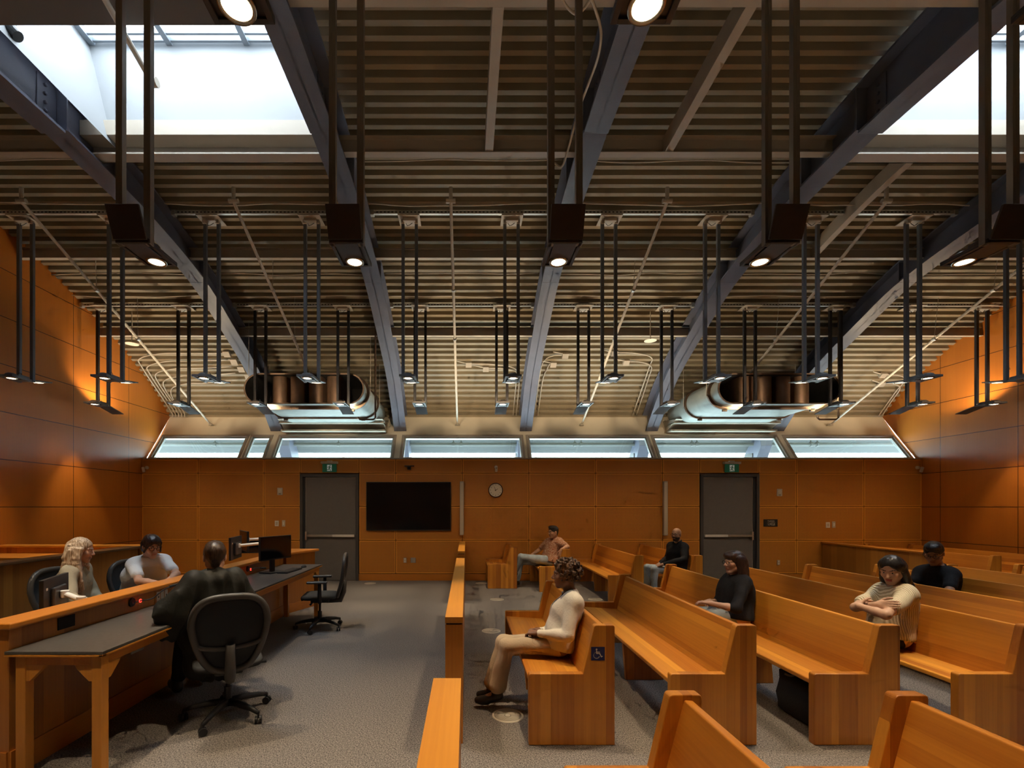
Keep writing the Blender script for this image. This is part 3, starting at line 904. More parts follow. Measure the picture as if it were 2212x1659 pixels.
# bundle in the left corner, fanning from boxes and dropping to the wall edge
for k in range(5):
    y = 9.12 + 0.17*k; xe = -6.58 + 0.05*k
    conduit([roofp(-4.75, y-0.02*k), roofp(-5.5, y), roofp(-6.0+0.03*k, y+0.01), roofp(xe+0.1, y+0.12), roofp(xe, min(10.3, y+0.35)), (xe+0.02*k, 10.36, 3.66), (xe+0.02*k, 10.42, 3.52)],
            'thin cream conduit in the left corner bundle, %s from the top' % ORD[k])
    m = MB(); m.obox((-4.68+0.06*k, y-0.02, deck_z(y)-0.05), 0.13, 0.12, 0.06, Matrix.Rotation(math.atan2(-0.9, 1), 3, 'X'))
    tag(m.build('junction_box', 'purlin_paint', bevel=0.004), 'beige junction box by left duct, %s from top' % ORD[k], 'junction box', 'junction boxes by the left duct')
cl = 0
for (bx, xs, ys, drop) in ((0.75, (0.05, 0.40), (9.35, 9.45), (1.05, 1.12)), (2.15, (1.95, 1.75), (9.15, 9.35), (1.52, 1.60)), (3.4, (2.9, 3.2), (9.1, 9.3), (3.72, 3.80)), (8.9, (8.6, 8.75), (9.6, 9.8), (9.22, 9.3))):
    for j in range(2):
        y = ys[j]
        pos = ['near the middle beam on its left', 'near the middle beam on its right', 'left of the right hand duct', 'in the right corner'][cl]
        conduit([roofp(xs[j]-0.25, y-0.06), roofp(xs[j], y), roofp((xs[j]+drop[j])/2, y+0.02), roofp(drop[j]-0.05*(1 if drop[j] > xs[j] else -1), y+0.12), roofp(drop[j], min(10.3, y+0.4)), (drop[j], 10.40, 3.56)],
                'thin cream conduit %s, %s one' % (pos, ['upper', 'lower'][j]))
        m = MB(); m.obox((xs[j], y, deck_z(y)-0.05), 0.12, 0.11, 0.06, Matrix.Rotation(-0.72, 3, 'X'))
        tag(m.build('junction_box', 'purlin_paint', bevel=0.004), 'small beige junction box %s, %s one' % (pos, ['upper', 'lower'][j]), 'junction box')
    cl += 1
# long conduits along the purlins
for (y, off, lab) in ((5.38, 0.10, 'just below the skylight purlin'), (5.60, 0.05, 'a little below the skylight purlin'), (6.18, 0.10, 'above the upper lamp channels'), (7.85, 0.07, 'above the lower lamp channels'), (7.45, 0.05, 'between the lamp channels'), (6.98, 0.06, 'over the middle purlins')):
    for bi in range(6):
        x0 = max(BEAMS[bi]+0.16, XL+0.05); x1 = min(BEAMS[bi+1]-0.16, XR-0.05)
        n = 5
        conduit([(x0+(x1-x0)*k/n, y+random.uniform(-0.02, 0.02), deck_z(y)-off-random.uniform(0, 0.03)) for k in range(n+1)],
                'thin conduit %s, %s' % (lab, bayname[bi]), r=0.008, n=6)
conduit([at(1276,-10,3.4), at(1295,50,3.6), at(1298,85,3.7), at(1290,130,3.9), at(1268,190,4.2), at(1250,240,4.5), at(1225,330,4.95), at(1213,360,5.1), at(1195,350,5.1)], 'drooping cream cable beside the middle beam high in the roof', r=0.011)
conduit([at(1205,-20,3.3), at(1225,15,3.4), at(1245,30,3.5), at(1262,18,3.5), at(1285,-15,3.4)], 'looped cream cable at the top of the picture beside the middle beam', r=0.010)

for x, y, lab in ((-5.93, 8.25, 'above the left wall'), (3.26, 8.25, 'right of the middle beam')):
    t = thing('sprinkler_disc', 'round cream disc hanging on a short stem under the roof ' + lab, 'sprinkler')
    p = at(285, 742, 8.25) if x < 0 else at(1405, 735, 8.25)
    t.location = p
    m = MB(); m.lathe([(0.0, 0.008), (0.055, 0.006), (0.105, -0.004), (0.105, -0.010), (0.0, -0.004)], n=24); m.build('disc', 'cream_paint', t)
    m = MB(); m.tube([(0, 0, 0), (0, 0, deck_z(8.25)-p.z-0.005)], 0.008, 8); m.build('stem', 'pipe_paint', t)
# trapeze pipes hanging by the duct ends
for sgx, x, lab in ((1, -1.52-0.10, 'beside the left duct'), (-1, 6.6, 'beside the right duct')):
    t = thing('drain_pipe', 'small brown bent pipe hanging ' + lab, 'pipe', (x, 8.3, 3.30))
    zc_ = at(805, 906, 8.3).z
    if sgx > 0: pts = [(-0.0, 0, 1.2), (0.0, 0, zc_-3.30+0.03), (-0.03, 0, zc_-3.30), (-0.28, 0, zc_-3.30), (-0.31, 0, zc_-3.30+0.04)]
    else: pts = [(-0.33, 0, 0.06+zc_-3.30), (-0.33, 0, zc_-3.30+0.03), (-0.30, 0, zc_-3.30), (0.0, 0, zc_-3.30), (0.04, 0, zc_-3.30+0.03), (0.04, 0, 0.2)]
    m = MB(); m.tube(pts, 0.016, 8); m.tube([(pts[0] if sgx > 0 else (0.04, 0, 0.2)), ((0, 0, deck_z(8.3)-3.305) if sgx > 0 else (0.04, 0, deck_z(8.3)-3.305))], 0.012, 8); m.build('pipe_run', 'duct_flange', t)
# camera on the left beam by the skylight
t = thing('ceiling_camera', 'small black camera clamped beside the left beam at the skylight edge', 'camera', at(22, 62, 3.95))
m = MB(); m.tube([(-0.02, 0, 0.02), (0.05, 0.02, -0.05)], [0.055, 0.045], 14); m.build('camera_body', 'plastic_black', t)
m = MB(); m.box(-0.05, 0.0, -0.02, 0.06, 0.02, 0.09); m.build('clamp', 'plastic_dark', t, bevel=0.004)
# brace across the left skylight
m = MB(); a = at(205, -40, 3.15); b_ = at(328, 178, 4.2); m.tube([a, b_], 0.022, 10)
m.tube([b_ + Vector((-0.02, 0, 0)), b_ + Vector((0.05, 0, 0.0))], 0.04, 10)

tag(m.build('sprinkler_pipe', 'pipe_paint'), 'thin cream pipe slanting across the left skylight', 'pipe')

# ================================================================== PEWS
PR_END = [(0, 0), (0.548, 0), (0.548, 0.765), (0.418, 0.765), (0.345, 0.455), (0, 0.455)]
def rounded(poly, r=0.014, idx=None):
    out = []
    n = len(poly)
    for i, p in enumerate(poly):
        if idx is not None and i not in idx: out.append(p); continue
        p = Vector(p); a = (Vector(poly[i-1])-p); b_ = (Vector(poly[(i+1) % n])-p)
        a.normalize(); b_.normalize()
        p0 = p + a*r; p1 = p + b_*r
        for k in range(5):
            t = k/4
            q = p0*(1-t)**2 + p*2*t*(1-t) + p1*t*t
            out.append((q.x, q.y))
    return out
def pew(x0, ya, yb_, label, group, sign=False):
    t = thing('bench_pew', label, 'pew', (x0, ya, 0), group)
    L_ = yb_ - ya; TH = 0.052
    for (a, b_) in ((0, TH), (L_-TH, L_)):
        m = MB(); m.prism(rounded(PR_END, 0.016, (2, 3, 5)), 'Y', a, b_)
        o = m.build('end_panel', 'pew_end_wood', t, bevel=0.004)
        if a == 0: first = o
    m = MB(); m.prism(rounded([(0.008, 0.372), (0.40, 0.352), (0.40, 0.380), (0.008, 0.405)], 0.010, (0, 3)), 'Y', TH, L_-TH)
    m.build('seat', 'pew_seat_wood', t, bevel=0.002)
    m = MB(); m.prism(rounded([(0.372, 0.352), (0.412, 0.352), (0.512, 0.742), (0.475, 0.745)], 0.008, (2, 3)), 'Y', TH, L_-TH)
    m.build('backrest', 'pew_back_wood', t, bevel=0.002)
    n = 1 if L_ < 2.5 else 2
    if L_ > 1.2:
        for k in range(n):
            y = L_*(k+1)/(n+1)
            m = MB(); m.prism([(0.10, 0), (0.43, 0), (0.40, 0.356), (0.07, 0.370)], 'Y', y-0.02, y+0.02); m.build('support_panel', 'pew_end_wood', t, bevel=0.003)
    if sign:
        c = Vector((0.440, 0, 0.585)); hs = 0.043
        s = MB(); s.box(c.x-hs, c.x+hs, -0.003, 0.0, c.z-hs, c.z+hs)
        so = s.build('accessibility_sign', 'sign_blue', t); so['label'] = 'dark blue square sign with wheelchair symbol'
        i = MB(); Y0 = -0.0045
        def stroke(pts, wd=0.0048):
            for (ax, az), (bx_, bz) in zip(pts[:-1], pts[1:]):
                d = Vector((bx_-ax, 0, bz-az)); L2 = d.length; d.normalize(); n_ = Vector((-d.z, 0, d.x))*wd/2
                A = Vector((c.x+ax, Y0, c.z+az)) - d*wd*0.3; B = Vector((c.x+bx_, Y0, c.z+bz)) + d*wd*0.3
                i.add([A-n_, B-n_, B+n_, A+n_], [(0,1,2,3)])
        cc = (-0.010, 0.028)
        i.add([(c.x+cc[0]+0.0055*math.cos(k*PI/6), Y0, c.z+cc[1]+0.0055*math.sin(k*PI/6)) for k in range(12)], [tuple(range(12))])
        stroke([(-0.010, 0.020), (-0.009, 0.002), (0.010, 0.002), (0.020, -0.019), (0.027, -0.016)], 0.006)
        stroke([(-0.009, 0.011), (0.010, 0.011)])
        stroke([(-0.013+0.019*math.cos(math.radians(a))+0.003, -0.010+0.019*math.sin(math.radians(a))) for a in range(110, 345, 12)], 0.0048)
        i.build('wheelchair_symbol', 'icon_cream', so)
    return t
CX = [0.40, 1.305, 2.22, 3.14, 4.06, 4.98, 5.90, 6.82, 7.74, 8.66]
YN = 2.966
G1, G2, G3 = 'pews of the middle block', 'pews of the far block', 'pews in front of the camera'
pew(CX[0], YN, 4.80, 'short orange wood pew with a wheelchair sign, under the woman in the cream jacket', G1, True)
pew(CX[1], YN, 5.25, 'empty orange wood pew behind the one with the cream jacket woman', G1)
pew(CX[2], YN, 6.16, 'long orange wood pew seating the woman in black with glasses', G1)
pew(CX[3], YN, 6.16, 'long orange wood pew seating the woman in the cream knit top', G1)
pew(CX[4], YN, 6.15, 'long orange wood pew right behind the woman in the cream knit top', G1)
pew(CX[5], YN, 6.15, 'long orange wood pew seating the man in the black polo shirt', G1)
pew(CX[6], YN, 6.15, 'long orange wood pew right behind the man in the black polo shirt', G1)
pew(CX[7], YN, 6.15, 'long orange wood pew last at the right, second behind the polo shirt man', G1)
pew(CX[0], 8.655, 9.55, 'short pew against the far wall, in front of the man in the patterned shirt', G2)
pew(CX[1], 8.30, 9.55, 'orange wood pew with wheelchair sign under the man in the patterned shirt', G2, True)
pew(CX[2], 7.25, 9.55, 'empty orange wood pew between the patterned shirt man and the bald man', G2)
pew(CX[3], 7.25, 9.55, 'orange wood pew seating the bald man in black', G2)
pew(CX[8], 7.20, 9.55, 'pew behind the low partition, the nearer one', G2)
pew(CX[9], 7.20, 9.55, 'pew behind the low partition, beside the right wall', G2)
pew(CX[0], 0.0, 1.92, 'orange wood pew cut off at the bottom edge, left one of two', G3)
pew(CX[1], 0.0, 1.915, 'orange wood pew cut off at the bottom edge, right one of two', G3)
pew(CX[2], 0.0, 1.915, 'orange wood pew out of sight right of the bottom edge pair', G3)

# ================================================================== CENTRE RAIL (three lengths with gaps)
def rail(ya, yb_, label):
    t = thing('bar_rail', label, 'railing', (-0.078, ya, 0), 'lengths of the wooden bar rail')
    L_ = yb_-ya
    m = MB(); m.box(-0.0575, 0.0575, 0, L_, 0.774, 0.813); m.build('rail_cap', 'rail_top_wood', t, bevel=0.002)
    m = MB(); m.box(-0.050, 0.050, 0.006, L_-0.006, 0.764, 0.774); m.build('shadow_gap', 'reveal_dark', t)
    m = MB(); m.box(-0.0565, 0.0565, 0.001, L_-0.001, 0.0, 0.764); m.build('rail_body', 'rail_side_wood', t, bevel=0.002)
rail(0.15, 1.923, 'low orange wood bar rail, the length running off the bottom edge')
rail(2.985, 6.45, 'low orange wood bar rail, the long middle length beside the cream jacket woman')
rail(7.43, 9.55, 'low orange wood bar rail, the short length against the far wall')

# ================================================================== DESK WALL, DESK, JURY BOX, GALLERY PARTITION
t = thing('desk_partition', 'long low orange wood partition with sloping view, between the robed person and the two women', 'partition', (-2.6, 2.57, 0))
o_ = Vector((-2.6, 2.57, 0))
def loc(m): m.v = [(v[0]-o_.x, v[1]-o_.y, v[2]-o_.z) for v in m.v]; return m
m = MB(); m.prism([(-2.70, 2.57), (-2.52, 2.57), (-2.52, 6.50), (-2.27, 7.20), (-2.70, 7.20)], 'Z', 0.838, 0.875); loc(m).build('partition_cap', 'cap_wood', t, bevel=0.010, seg=3)
m = MB(); m.prism([(-2.675, 2.60), (-2.555, 2.60), (-2.555, 6.48), (-2.60, 6.48), (-2.60, 6.62), (-2.56, 6.62), (-2.33, 7.17), (-2.675, 7.17)], 'Z', 0.0, 0.838); loc(m).build('partition_body', 'desk_panel_wood', t, bevel=0.002)
m = MB(); m.box(-2.555, -2.543, 2.60, 6.48, 0, 0.15); m.box(-2.66, -2.56, 2.588, 2.60, 0, 0.15); loc(m).build('kick_board', 'cap_wood', t, bevel=0.002)
m = MB(); p0, p1 = Vector((-2.56, 6.62)), Vector((-2.33, 7.17)); d_ = (p1-p0).normalized(); n_ = Vector((d_.y, -d_.x))*0.012
m.prism([tuple(p0), tuple(p0+n_), tuple(p1+n_), tuple(p1)], 'Z', 0, 0.13); loc(m).build('kick_board', 'cap_wood', t, bevel=0.002)

def cable_port(y, z, w_, h_, label):
    m = MB(); m.box(-2.5545, -2.549, y-w_/2, y+w_/2, z-h_/2, z+h_/2)
    tag(m.build('cable_port', 'duct_black'), label, 'cable opening')
cable_port(2.97, 0.785, 0.125, 0.075, 'black rectangular cable opening in the desk partition, near the picture edge')
def outlet_strip(y, z, label, n=3):
    t = thing('power_outlet', label, 'outlet', (-2.555, y, z))
    m = MB(); m.box(0, 0.005, -0.085, 0.085, -0.055, 0.055); m.build('plate', 'desk_panel_wood', t, bevel=0.001)
    for k in range(n):
        m = MB(); yy = (k-(n-1)/2)*0.05; m.box(0.005, 0.010, yy-0.019, yy+0.019, -0.042, 0.042); o = m.build('socket', 'white_plastic', t, bevel=0.002)
        if k != 1: q = MB(); q.box(0.010, 0.011, yy-0.006, yy+0.006, -0.008, 0.008); q.build('socket_hole', 'plastic_black', o)
outlet_strip(3.90, 0.775, 'three white sockets in the desk partition, left of the robed person')
outlet_strip(5.0, 0.765, 'three white sockets in the desk partition, right of the robed person')
m = MB(); tt = thing('power_outlet', 'double white socket low under the desk', 'outlet', (-2.555, 3.61, 0.44))
m.box(0, 0.008, -0.07, 0.07, -0.045, 0.045); m.build('plate', 'white_plastic', tt, bevel=0.003)
for k in (-1, 1):
    m = MB(); m.box(0.008, 0.010, k*0.033-0.018, k*0.033+0.018, -0.025, 0.025); m.build('socket', 'beige_plastic', tt, bevel=0.002)

t = thing('counsel_desk', 'long narrow desk with dark laminate top and orange wood legs', 'desk', (-2.27, 2.57, 0))
o_ = Vector((-2.27, 2.57, 0))
m = MB(); m.box(-2.553, -2.01, 2.57, 6.50, 0.702, 0.720); loc(m).build('desktop', 'laminate', t, bevel=0.003)
m = MB()
m.box(-2.553, -2.008, 2.568, 2.60, 0.690, 0.702); m.box(-2.03, -2.008, 2.568, 6.50, 0.690, 0.702)
loc(m).build('edge_trim', 'leg_wood', t, bevel=0.002)
m = MB(); m.box(-2.50, -2.06, 2.60, 2.622, 0.635, 0.702); m.box(-2.060, -2.038, 2.62, 6.46, 0.635, 0.702); loc(m).build('apron', 'cap_wood', t, bevel=0.002)
for (x, y) in ((-2.515, 2.595), (-2.09, 2.595), (-2.515, 6.42), (-2.10, 6.42)):
    m = MB(); m.box(x, x+0.055, y, y+0.055, 0, 0.70); loc(m).build('leg', 'leg_wood', t, bevel=0.003)
for (x, sx) in ((-2.46, 1), (-2.09, -1)):
    m = MB(); m.prism([(x, 0.635), (x+sx*0.10, 0.635), (x+sx*0.085, 0.61), (x+sx*0.02, 0.545), (x, 0.545)], 'Y', 2.60, 2.63); loc(m).build('corner_brace', 'leg_wood', t, bevel=0.002)
for (y, sy) in ((2.65, 1), (6.42, -1)):
    m = MB(); m.prism([(y, 0.635), (y+sy*0.10, 0.635), (y+sy*0.085, 0.61), (y+sy*0.02, 0.545), (y, 0.545)], 'X', -2.075, -2.04); loc(m).build('corner_brace', 'leg_wood', t, bevel=0.002)

# clerks' counter behind the partition (their work surface)
t = thing('clerk_counter', 'dark work counter behind the desk partition in front of the two women', 'counter', (-2.85, 3.0, 0))
o_ = Vector((-2.85, 3.0, 0))
m = MB(); m.box(-3.12, -2.68, 2.6, 7.15, 0.66, 0.69); loc(m).build('worktop', 'cap_wood', t, bevel=0.003)
for y in (2.62, 4.8, 7.08):
    m = MB(); m.box(-3.10, -2.68, y, y+0.04, 0, 0.66); loc(m).build('counter_leg', 'desk_panel_wood', t, bevel=0.002)

t = thing('jury_box', 'low wood paneled jury box with dark cap in the left corner', 'partition', (-4.7, 6.6, 0))
o_ = Vector((-4.7, 6.6, 0))
m = MB(); m.box(-4.80, -4.60, 2.0, 6.62, 0.935, 0.968); loc(m).build('box_cap', 'dark_cap_wood', t, bevel=0.010, seg=3)
m = MB(); m.box(-4.76, -4.655, 2.02, 6.60, 0, 0.935); loc(m).build('box_front', 'jury_panel_wood', t, bevel=0.002)
m = MB(); m.box(XL+0.003, -4.60, 6.60, 6.78, 0.94, 0.975); loc(m).build('end_cap', 'cap_cross_wood', t, bevel=0.008)
m = MB(); m.box(XL+0.003, -4.62, 6.63, 6.75, 0, 0.94); loc(m).build('end_panel', 'cross_panel_wood', t, bevel=0.002)
m = MB(); m.box(XL+0.003, -4.77, 6.02, 6.62, 0.82, 0.86); loc(m).build('writing_ledge', 'cap_cross_wood', t, bevel=0.004)
m = MB(); m.box(XL+0.003, -4.77, 6.04, 6.08, 0, 0.82); loc(m).build('ledge_panel', 'cross_panel_wood', t, bevel=0.002)

t = thing('gallery_partition', 'low brown wood partition with light cap at the right, in front of the far right pews', 'partition', (7.36, 7.4, 0))
o_ = Vector((7.36, 7.4, 0))
m = MB(); m.box(7.30, 7.42, 7.38, 9.58, 0.772, 0.803); loc(m).build('partition_cap', 'cap_wood', t, bevel=0.006)
m = MB(); m.box(7.32, 7.40, 7.40, 9.57, 0, 0.772); loc(m).build('partition_body', 'jury_panel_wood', t, bevel=0.002)

# ================================================================== DOORS
def door(i, x0, x1, hinge_right):
    t = thing('door_%d' % i, None, None, ((x0+x1)/2, YB, 0), kind='structure')
    w_ = x1-x0; hw = w_/2
    m = MB(); fw = 0.06
    m.box(-hw, -hw+fw, -0.045, 0.0, 0, DTOP); m.box(hw-fw, hw, -0.045, 0.0, 0, DTOP); m.box(-hw+fw, hw-fw, -0.045, 0.0, DTOP-0.06, DTOP)
    m.build('door_frame', 'door_frame', t, bevel=0.004)
    side = -1 if hinge_right else 1      # where the dark gap/jamb strip sits
    a, b_ = (-hw+fw, hw-fw)
    if side < 0: a += 0.055
    else: b_ -= 0.075
    m = MB(); m.box(a, b_, -0.022, 0.0, 0.008, DTOP-0.064); m.build('door_leaf', 'door_grey', t, bevel=0.003)
    m = MB(); m.box(a if side < 0 else b_-0.008, a+0.008 if side < 0 else b_, -0.026, -0.022, 0.01, DTOP-0.07); m.box(a, b_, -0.026, -0.022, DTOP-0.075, DTOP-0.068); m.build('edge_strip', 'steel', t)
    m = MB(); g = (a-0.055, a) if side < 0 else (b_, b_+0.075); m.box(g[0], g[1], -0.006, 0.0, 0, DTOP-0.06); m.build('jamb_recess', 'beam_gap', t)
    z = EYE - (1157-VY)/104.58
    m = MB(); m.box(a+0.01, b_-0.02, -0.085, -0.05, z-0.022, z+0.022); p = m.build('push_bar', 'steel', t, bevel=0.005)
    m = MB(); mid = (a+b_)/2 + (0.05 if side < 0 else -0.03); m.box(mid, (b_-0.02) if side < 0 else mid+0.0, -0.088, -0.05, z-0.024, z+0.024) if side < 0 else m.box(a+0.01, mid, -0.088, -0.05, z-0.024, z+0.024)
    m.build('push_pad', 'white_plastic', p, bevel=0.004)
    m = MB(); e = a+0.01 if side < 0 else b_-0.05; m.box(e, e+0.035, -0.09, -0.022, z-0.085, z+0.085); m.build('latch_case', 'steel', t, bevel=0.006)
    m = MB(); m.box(a+0.05, a+0.07, -0.05, -0.022, z-0.02, z+0.02); m.box(b_-0.08, b_-0.06, -0.05, -0.022, z-0.02, z+0.02); m.build('bar_bracket', 'plastic_dark', t)
door(1, D1[0], D1[1], True); door(2, D2[0], D2[1], False)

# ================================================================== THINGS ON THE FAR WALL
def WX(px): return (px-VX)/104.58
def WZ(py): return EYE-(py-VY)/104.58
YW = YP
t = thing('wall_screen', 'large flat black television screen on the far wall', 'television', (WX(883.3), YW-0.05, WZ(1093.6)))
hw, hh = (974.4-792.2)/2/104.58, (1145.8-1041.5)/2/104.58
m = MB(); m.box(-hw, hw, 0.0, 0.045, -hh, hh); m.build('screen_case', 'plastic_black', t, bevel=0.004)
m = MB(); m.box(-hw+0.012, hw-0.012, -0.001, 0.0, -hh+0.02, hh-0.012); m.build('screen_glass', 'screen_black', t)

for px, ya, yb_, lab in ((997.7, 1040.3, 1155.5, 'just right of the wall screen'), (1433.7, 1040, 1156.3, 'left of the right hand door, above the bald man')):
    t = thing('column_speaker', 'tall slim beige column loudspeaker ' + lab, 'speaker', (WX(px), YW, WZ(yb_)), 'column loudspeakers')
    h = (yb_-ya)/104.58
    m = MB(); m.box(-0.042, 0.042, -0.10, -0.012, 0, h); m.build('speaker_body', 'speaker_grey', t, bevel=0.012, seg=3)
    m = MB(); m.box(-0.03, 0.03, -0.102, -0.100, 0.03, h-0.03); m.build('grille', 'beige_plastic', t)
    m = MB(); m.box(-0.02, 0.02, -0.012, 0, 0.2, 0.3); m.box(-0.02, 0.02, -0.012, 0, h-0.3, h-0.2); m.build('bracket', 'plastic_dark', t)
    m = MB(); m.box(-0.008, 0.008, -0.1035, -0.102, 0.018, 0.024); m.build('badge', 'white_plastic', t)

t = thing('wall_clock', 'round wall clock with cream face and dark rim on the far wall', 'clock', (WX(1070.4), YW, WZ(1059)))
RX = Matrix.Rotation(PI/2, 3, 'X')
m = MB(); m.lathe([(0.0, 0.0), (0.148, 0.0), (0.150, 0.035), (0.136, 0.038), (0.134, 0.020), (0, 0.020)], n=40, rot=RX); m.build('rim', 'clock_rim', t, smooth=False)
m = MB(); m.lathe([(0.134, 0.0215), (0, 0.0215)], n=40, rot=RX, caps=False); m.build('face', 'clock_face', t)
for h in range(1, 13):
    a = h*PI/6
    text_mesh(str(h), 0.034, 'numeral', 'ink', (0.108*math.sin(a), -0.023, 0.108*math.cos(a)), (PI/2, 0, 0), t)
def hand(ang, L_, wd, nm):
    m = MB(); d = Vector((math.sin(ang), 0, math.cos(ang))); n_ = Vector((d.z, 0, -d.x))*wd/2
    b0 = -d*0.018; m.add([b0-n_+Vector((0,-0.026,0)), b0+n_+Vector((0,-0.026,0)), d*L_+n_*0.5+Vector((0,-0.026,0)), d*L_-n_*0.5+Vector((0,-0.026,0))], [(0,1,2,3)]); m.build(nm, 'ink', t)
hand(math.radians(58), 0.055, 0.011, 'hour_hand'); hand(math.radians(-21), 0.085, 0.009, 'minute_hand')

def exit_sign(px, py, lab):
    t = thing('exit_sign', 'green running man exit sign with beige top box, above the %s door' % lab, 'sign', (WX(px), YW, WZ(py)), 'exit signs above the doors')
    m = MB(); m.box(-0.168, 0.168, -0.09, -0.0, 0.085, 0.132); m.box(-0.05, 0.05, -0.06, 0.0, 0.132, 0.155); m.build('sign_box', 'beige_plastic', t, bevel=0.004)
    m = MB(); m.box(-0.145, 0.145, -0.05, -0.04, -0.085, 0.085); p = m.build('sign_plate', 'sign_green', t, bevel=0.001)
    m = MB(); Y0 = -0.052
    m.add([(-0.048, Y0, -0.062), (0.048, Y0, -0.062), (0.048, Y0, 0.066), (-0.048, Y0, 0.066)], [(0,1,2,3)]); m.build('doorway_symbol', 'sign_white', p)
    i = MB(); Y1 = -0.0535
    def st(pts, wd=0.016):
        for (ax, az), (bx_, bz) in zip(pts[:-1], pts[1:]):
            d = Vector((bx_-ax, 0, bz-az)); d.normalize(); n_ = Vector((-d.z, 0, d.x))*wd/2
            A = Vector((ax, Y1, az)) - d*wd*0.3; B = Vector((bx_, Y1, bz)) + d*wd*0.3
            i.add([A-n_, B-n_, B+n_, A+n_], [(0,1,2,3)])
    i.add([(0.014+0.011*math.cos(k*PI/6), Y1, 0.050+0.011*math.sin(k*PI/6)) for k in range(12)], [tuple(range(12))])
    st([(0.008, 0.030), (-0.006, -0.010)], 0.022); st([(0.004, 0.030), (-0.020, 0.026), (-0.034, 0.006)], 0.010); st([(0.008, 0.026), (0.022, 0.006), (0.040, 0.004)], 0.010)
    st([(-0.004, -0.010), (0.012, -0.030), (0.026, -0.056)], 0.013); st([(-0.006, -0.010), (-0.014, -0.034), (-0.044, -0.038)], 0.013)
    i.build('running_figure', 'sign_green', p)
exit_sign(713.5, 1011.5, 'left'); exit_sign(1577.5, 1012, 'right')

def small_plate(name, px, py, w_, h_, label, mats='white_plastic', cat='switch', extra=None, group=None):
    t = thing(name, label, cat, (WX(px), YW, WZ(py)), group)
    m = MB(); m.box(-w_/2, w_/2, -0.012, 0, -h_/2, h_/2); m.build('plate', mats, t, bevel=0.004)
    if extra: extra(t)
    return t
def sw(t):
    m = MB(); m.box(-0.015, 0.015, -0.017, -0.012, -0.03, 0.03); m.build('rocker', 'white_plastic', t, bevel=0.002)
def key(t):
    m = MB(); m.box(-0.022, 0.022, -0.015, -0.012, -0.032, 0.032); m.build('keypad', 'beige_plastic', t, bevel=0.001)
small_plate('light_switch', 598.7, 1130.6, 0.083, 0.115, 'square white wall switch left of the left door', extra=key)
small_plate('light_switch', 613.4, 1130.6, 0.066, 0.130, 'narrow rounded wall switch left of the left door, the one nearer the door', 'beige_plastic', extra=sw)
small_plate('light_switch', 1786.9, 1134, 0.083, 0.115, 'square white wall switch at the right above the low partition', extra=key)
small_plate('light_switch', 1799.5, 1133.2, 0.066, 0.130, 'narrow rounded wall switch at the right above the low partition', 'beige_plastic', extra=sw)
def spk(t):
    m = MB(); m.lathe([(0.038, 0.0), (0.036, 0.006), (0, 0.006)], (0, -0.012, 0.018), 20, rot=RX); m.build('speaker_cone', 'pipe_paint', t)
    m = MB(); m.box(-0.025, 0.025, -0.015, -0.012, -0.055, -0.045); m.build('slot', 'ink', t)
small_plate('alarm_speaker', 605.6, 1061.5, 0.110, 0.150, 'small beige alarm speaker left of the left door', 'beige_plastic', 'speaker', spk)
small_plate('alarm_speaker', 1682.7, 1064.0, 0.110, 0.150, 'small beige alarm speaker right of the right door', 'beige_plastic', 'speaker', spk)
def soc(t):
    for k in (-1, 1):
        m = MB(); m.box(-0.016, 0.016, -0.016, -0.012, k*0.026-0.016, k*0.026+0.016); m.build('socket', 'white_plastic', t, bevel=0.003)
small_plate('wall_outlet', 875.2, 1209.9, 0.062, 0.105, 'narrow steel wall outlet below the screen', 'steel', 'outlet', soc)
small_plate('wall_outlet', 892.7, 1209.9, 0.105, 0.105, 'square steel connection plate below the screen', 'steel', 'outlet')
small_plate('wall_outlet', 1680.4, 1215, 0.062, 0.105, 'steel wall outlet low right of the right door', 'steel', 'outlet', soc)
t = thing('occupancy_sign', 'small black sign with three lines of white text right of the right door', 'sign', (WX(1663.4), YW, WZ(1129.6)))
m = MB(); m.box(-0.145, 0.145, -0.008, 0, -0.075, 0.075); m.build('sign_plate', 'sign_black', t, bevel=0.002)
for k, s_ in enumerate(('Maximum', 'Occupancy', '112 People')):
    text_mesh(s_, 0.038, 'lettering', 'icon_cream', (0.005, -0.010, 0.040-0.038*k), (PI/2, 0, 0), t)
# sensors and bracket along the top of the wall
for px, py, dx, lab in ((317.5, 1013, -1, 'in the top left corner of the far wall'), (1071.5, 1012, 0, 'above the clock'), (1981, 1013, 1, 'in the top right corner of the far wall')):
    t = thing('motion_sensor', 'small beige motion sensor ' + lab, 'sensor', (WX(px), YW, WZ(py)), 'motion sensors on the far wall')
    m = MB(); m.lathe([(0.034, 0), (0.034, 0.03), (0.02, 0.05), (0, 0.052)], (-dx*0.015, 0, 0.025), 16, rot=RX); m.build('sensor_mount', 'beige_plastic', t, smooth=False)
    m = MB(); m.obox((dx*0.02, -0.065, -0.02), 0.055, 0.045, 0.115, Matrix.Rotation(0.3, 3, 'X') @ Matrix.Rotation(-dx*0.5, 3, 'Z')); m.build('sensor_head', 'beige_plastic', t, bevel=0.018, seg=4)
    m = MB(); m.obox((dx*0.028, -0.09, 0.0), 0.016, 0.01, 0.016, Matrix.Rotation(0.3, 3, 'X')); m.build('lens', 'ink', t)
t = thing('video_camera', 'small black camera on a bar bracket above the wall screen', 'camera', (WX(884.5), YW, WZ(1010)))
m = MB(); m.box(-0.10, 0.10, -0.03, 0, 0.022, 0.040); m.build('bracket', 'plastic_black', t, bevel=0.003)
m = MB(); m.box(-0.035, 0.035, -0.09, -0.01, -0.052, 0.022); m.build('camera_body', 'plastic_black', t, bevel=0.008)
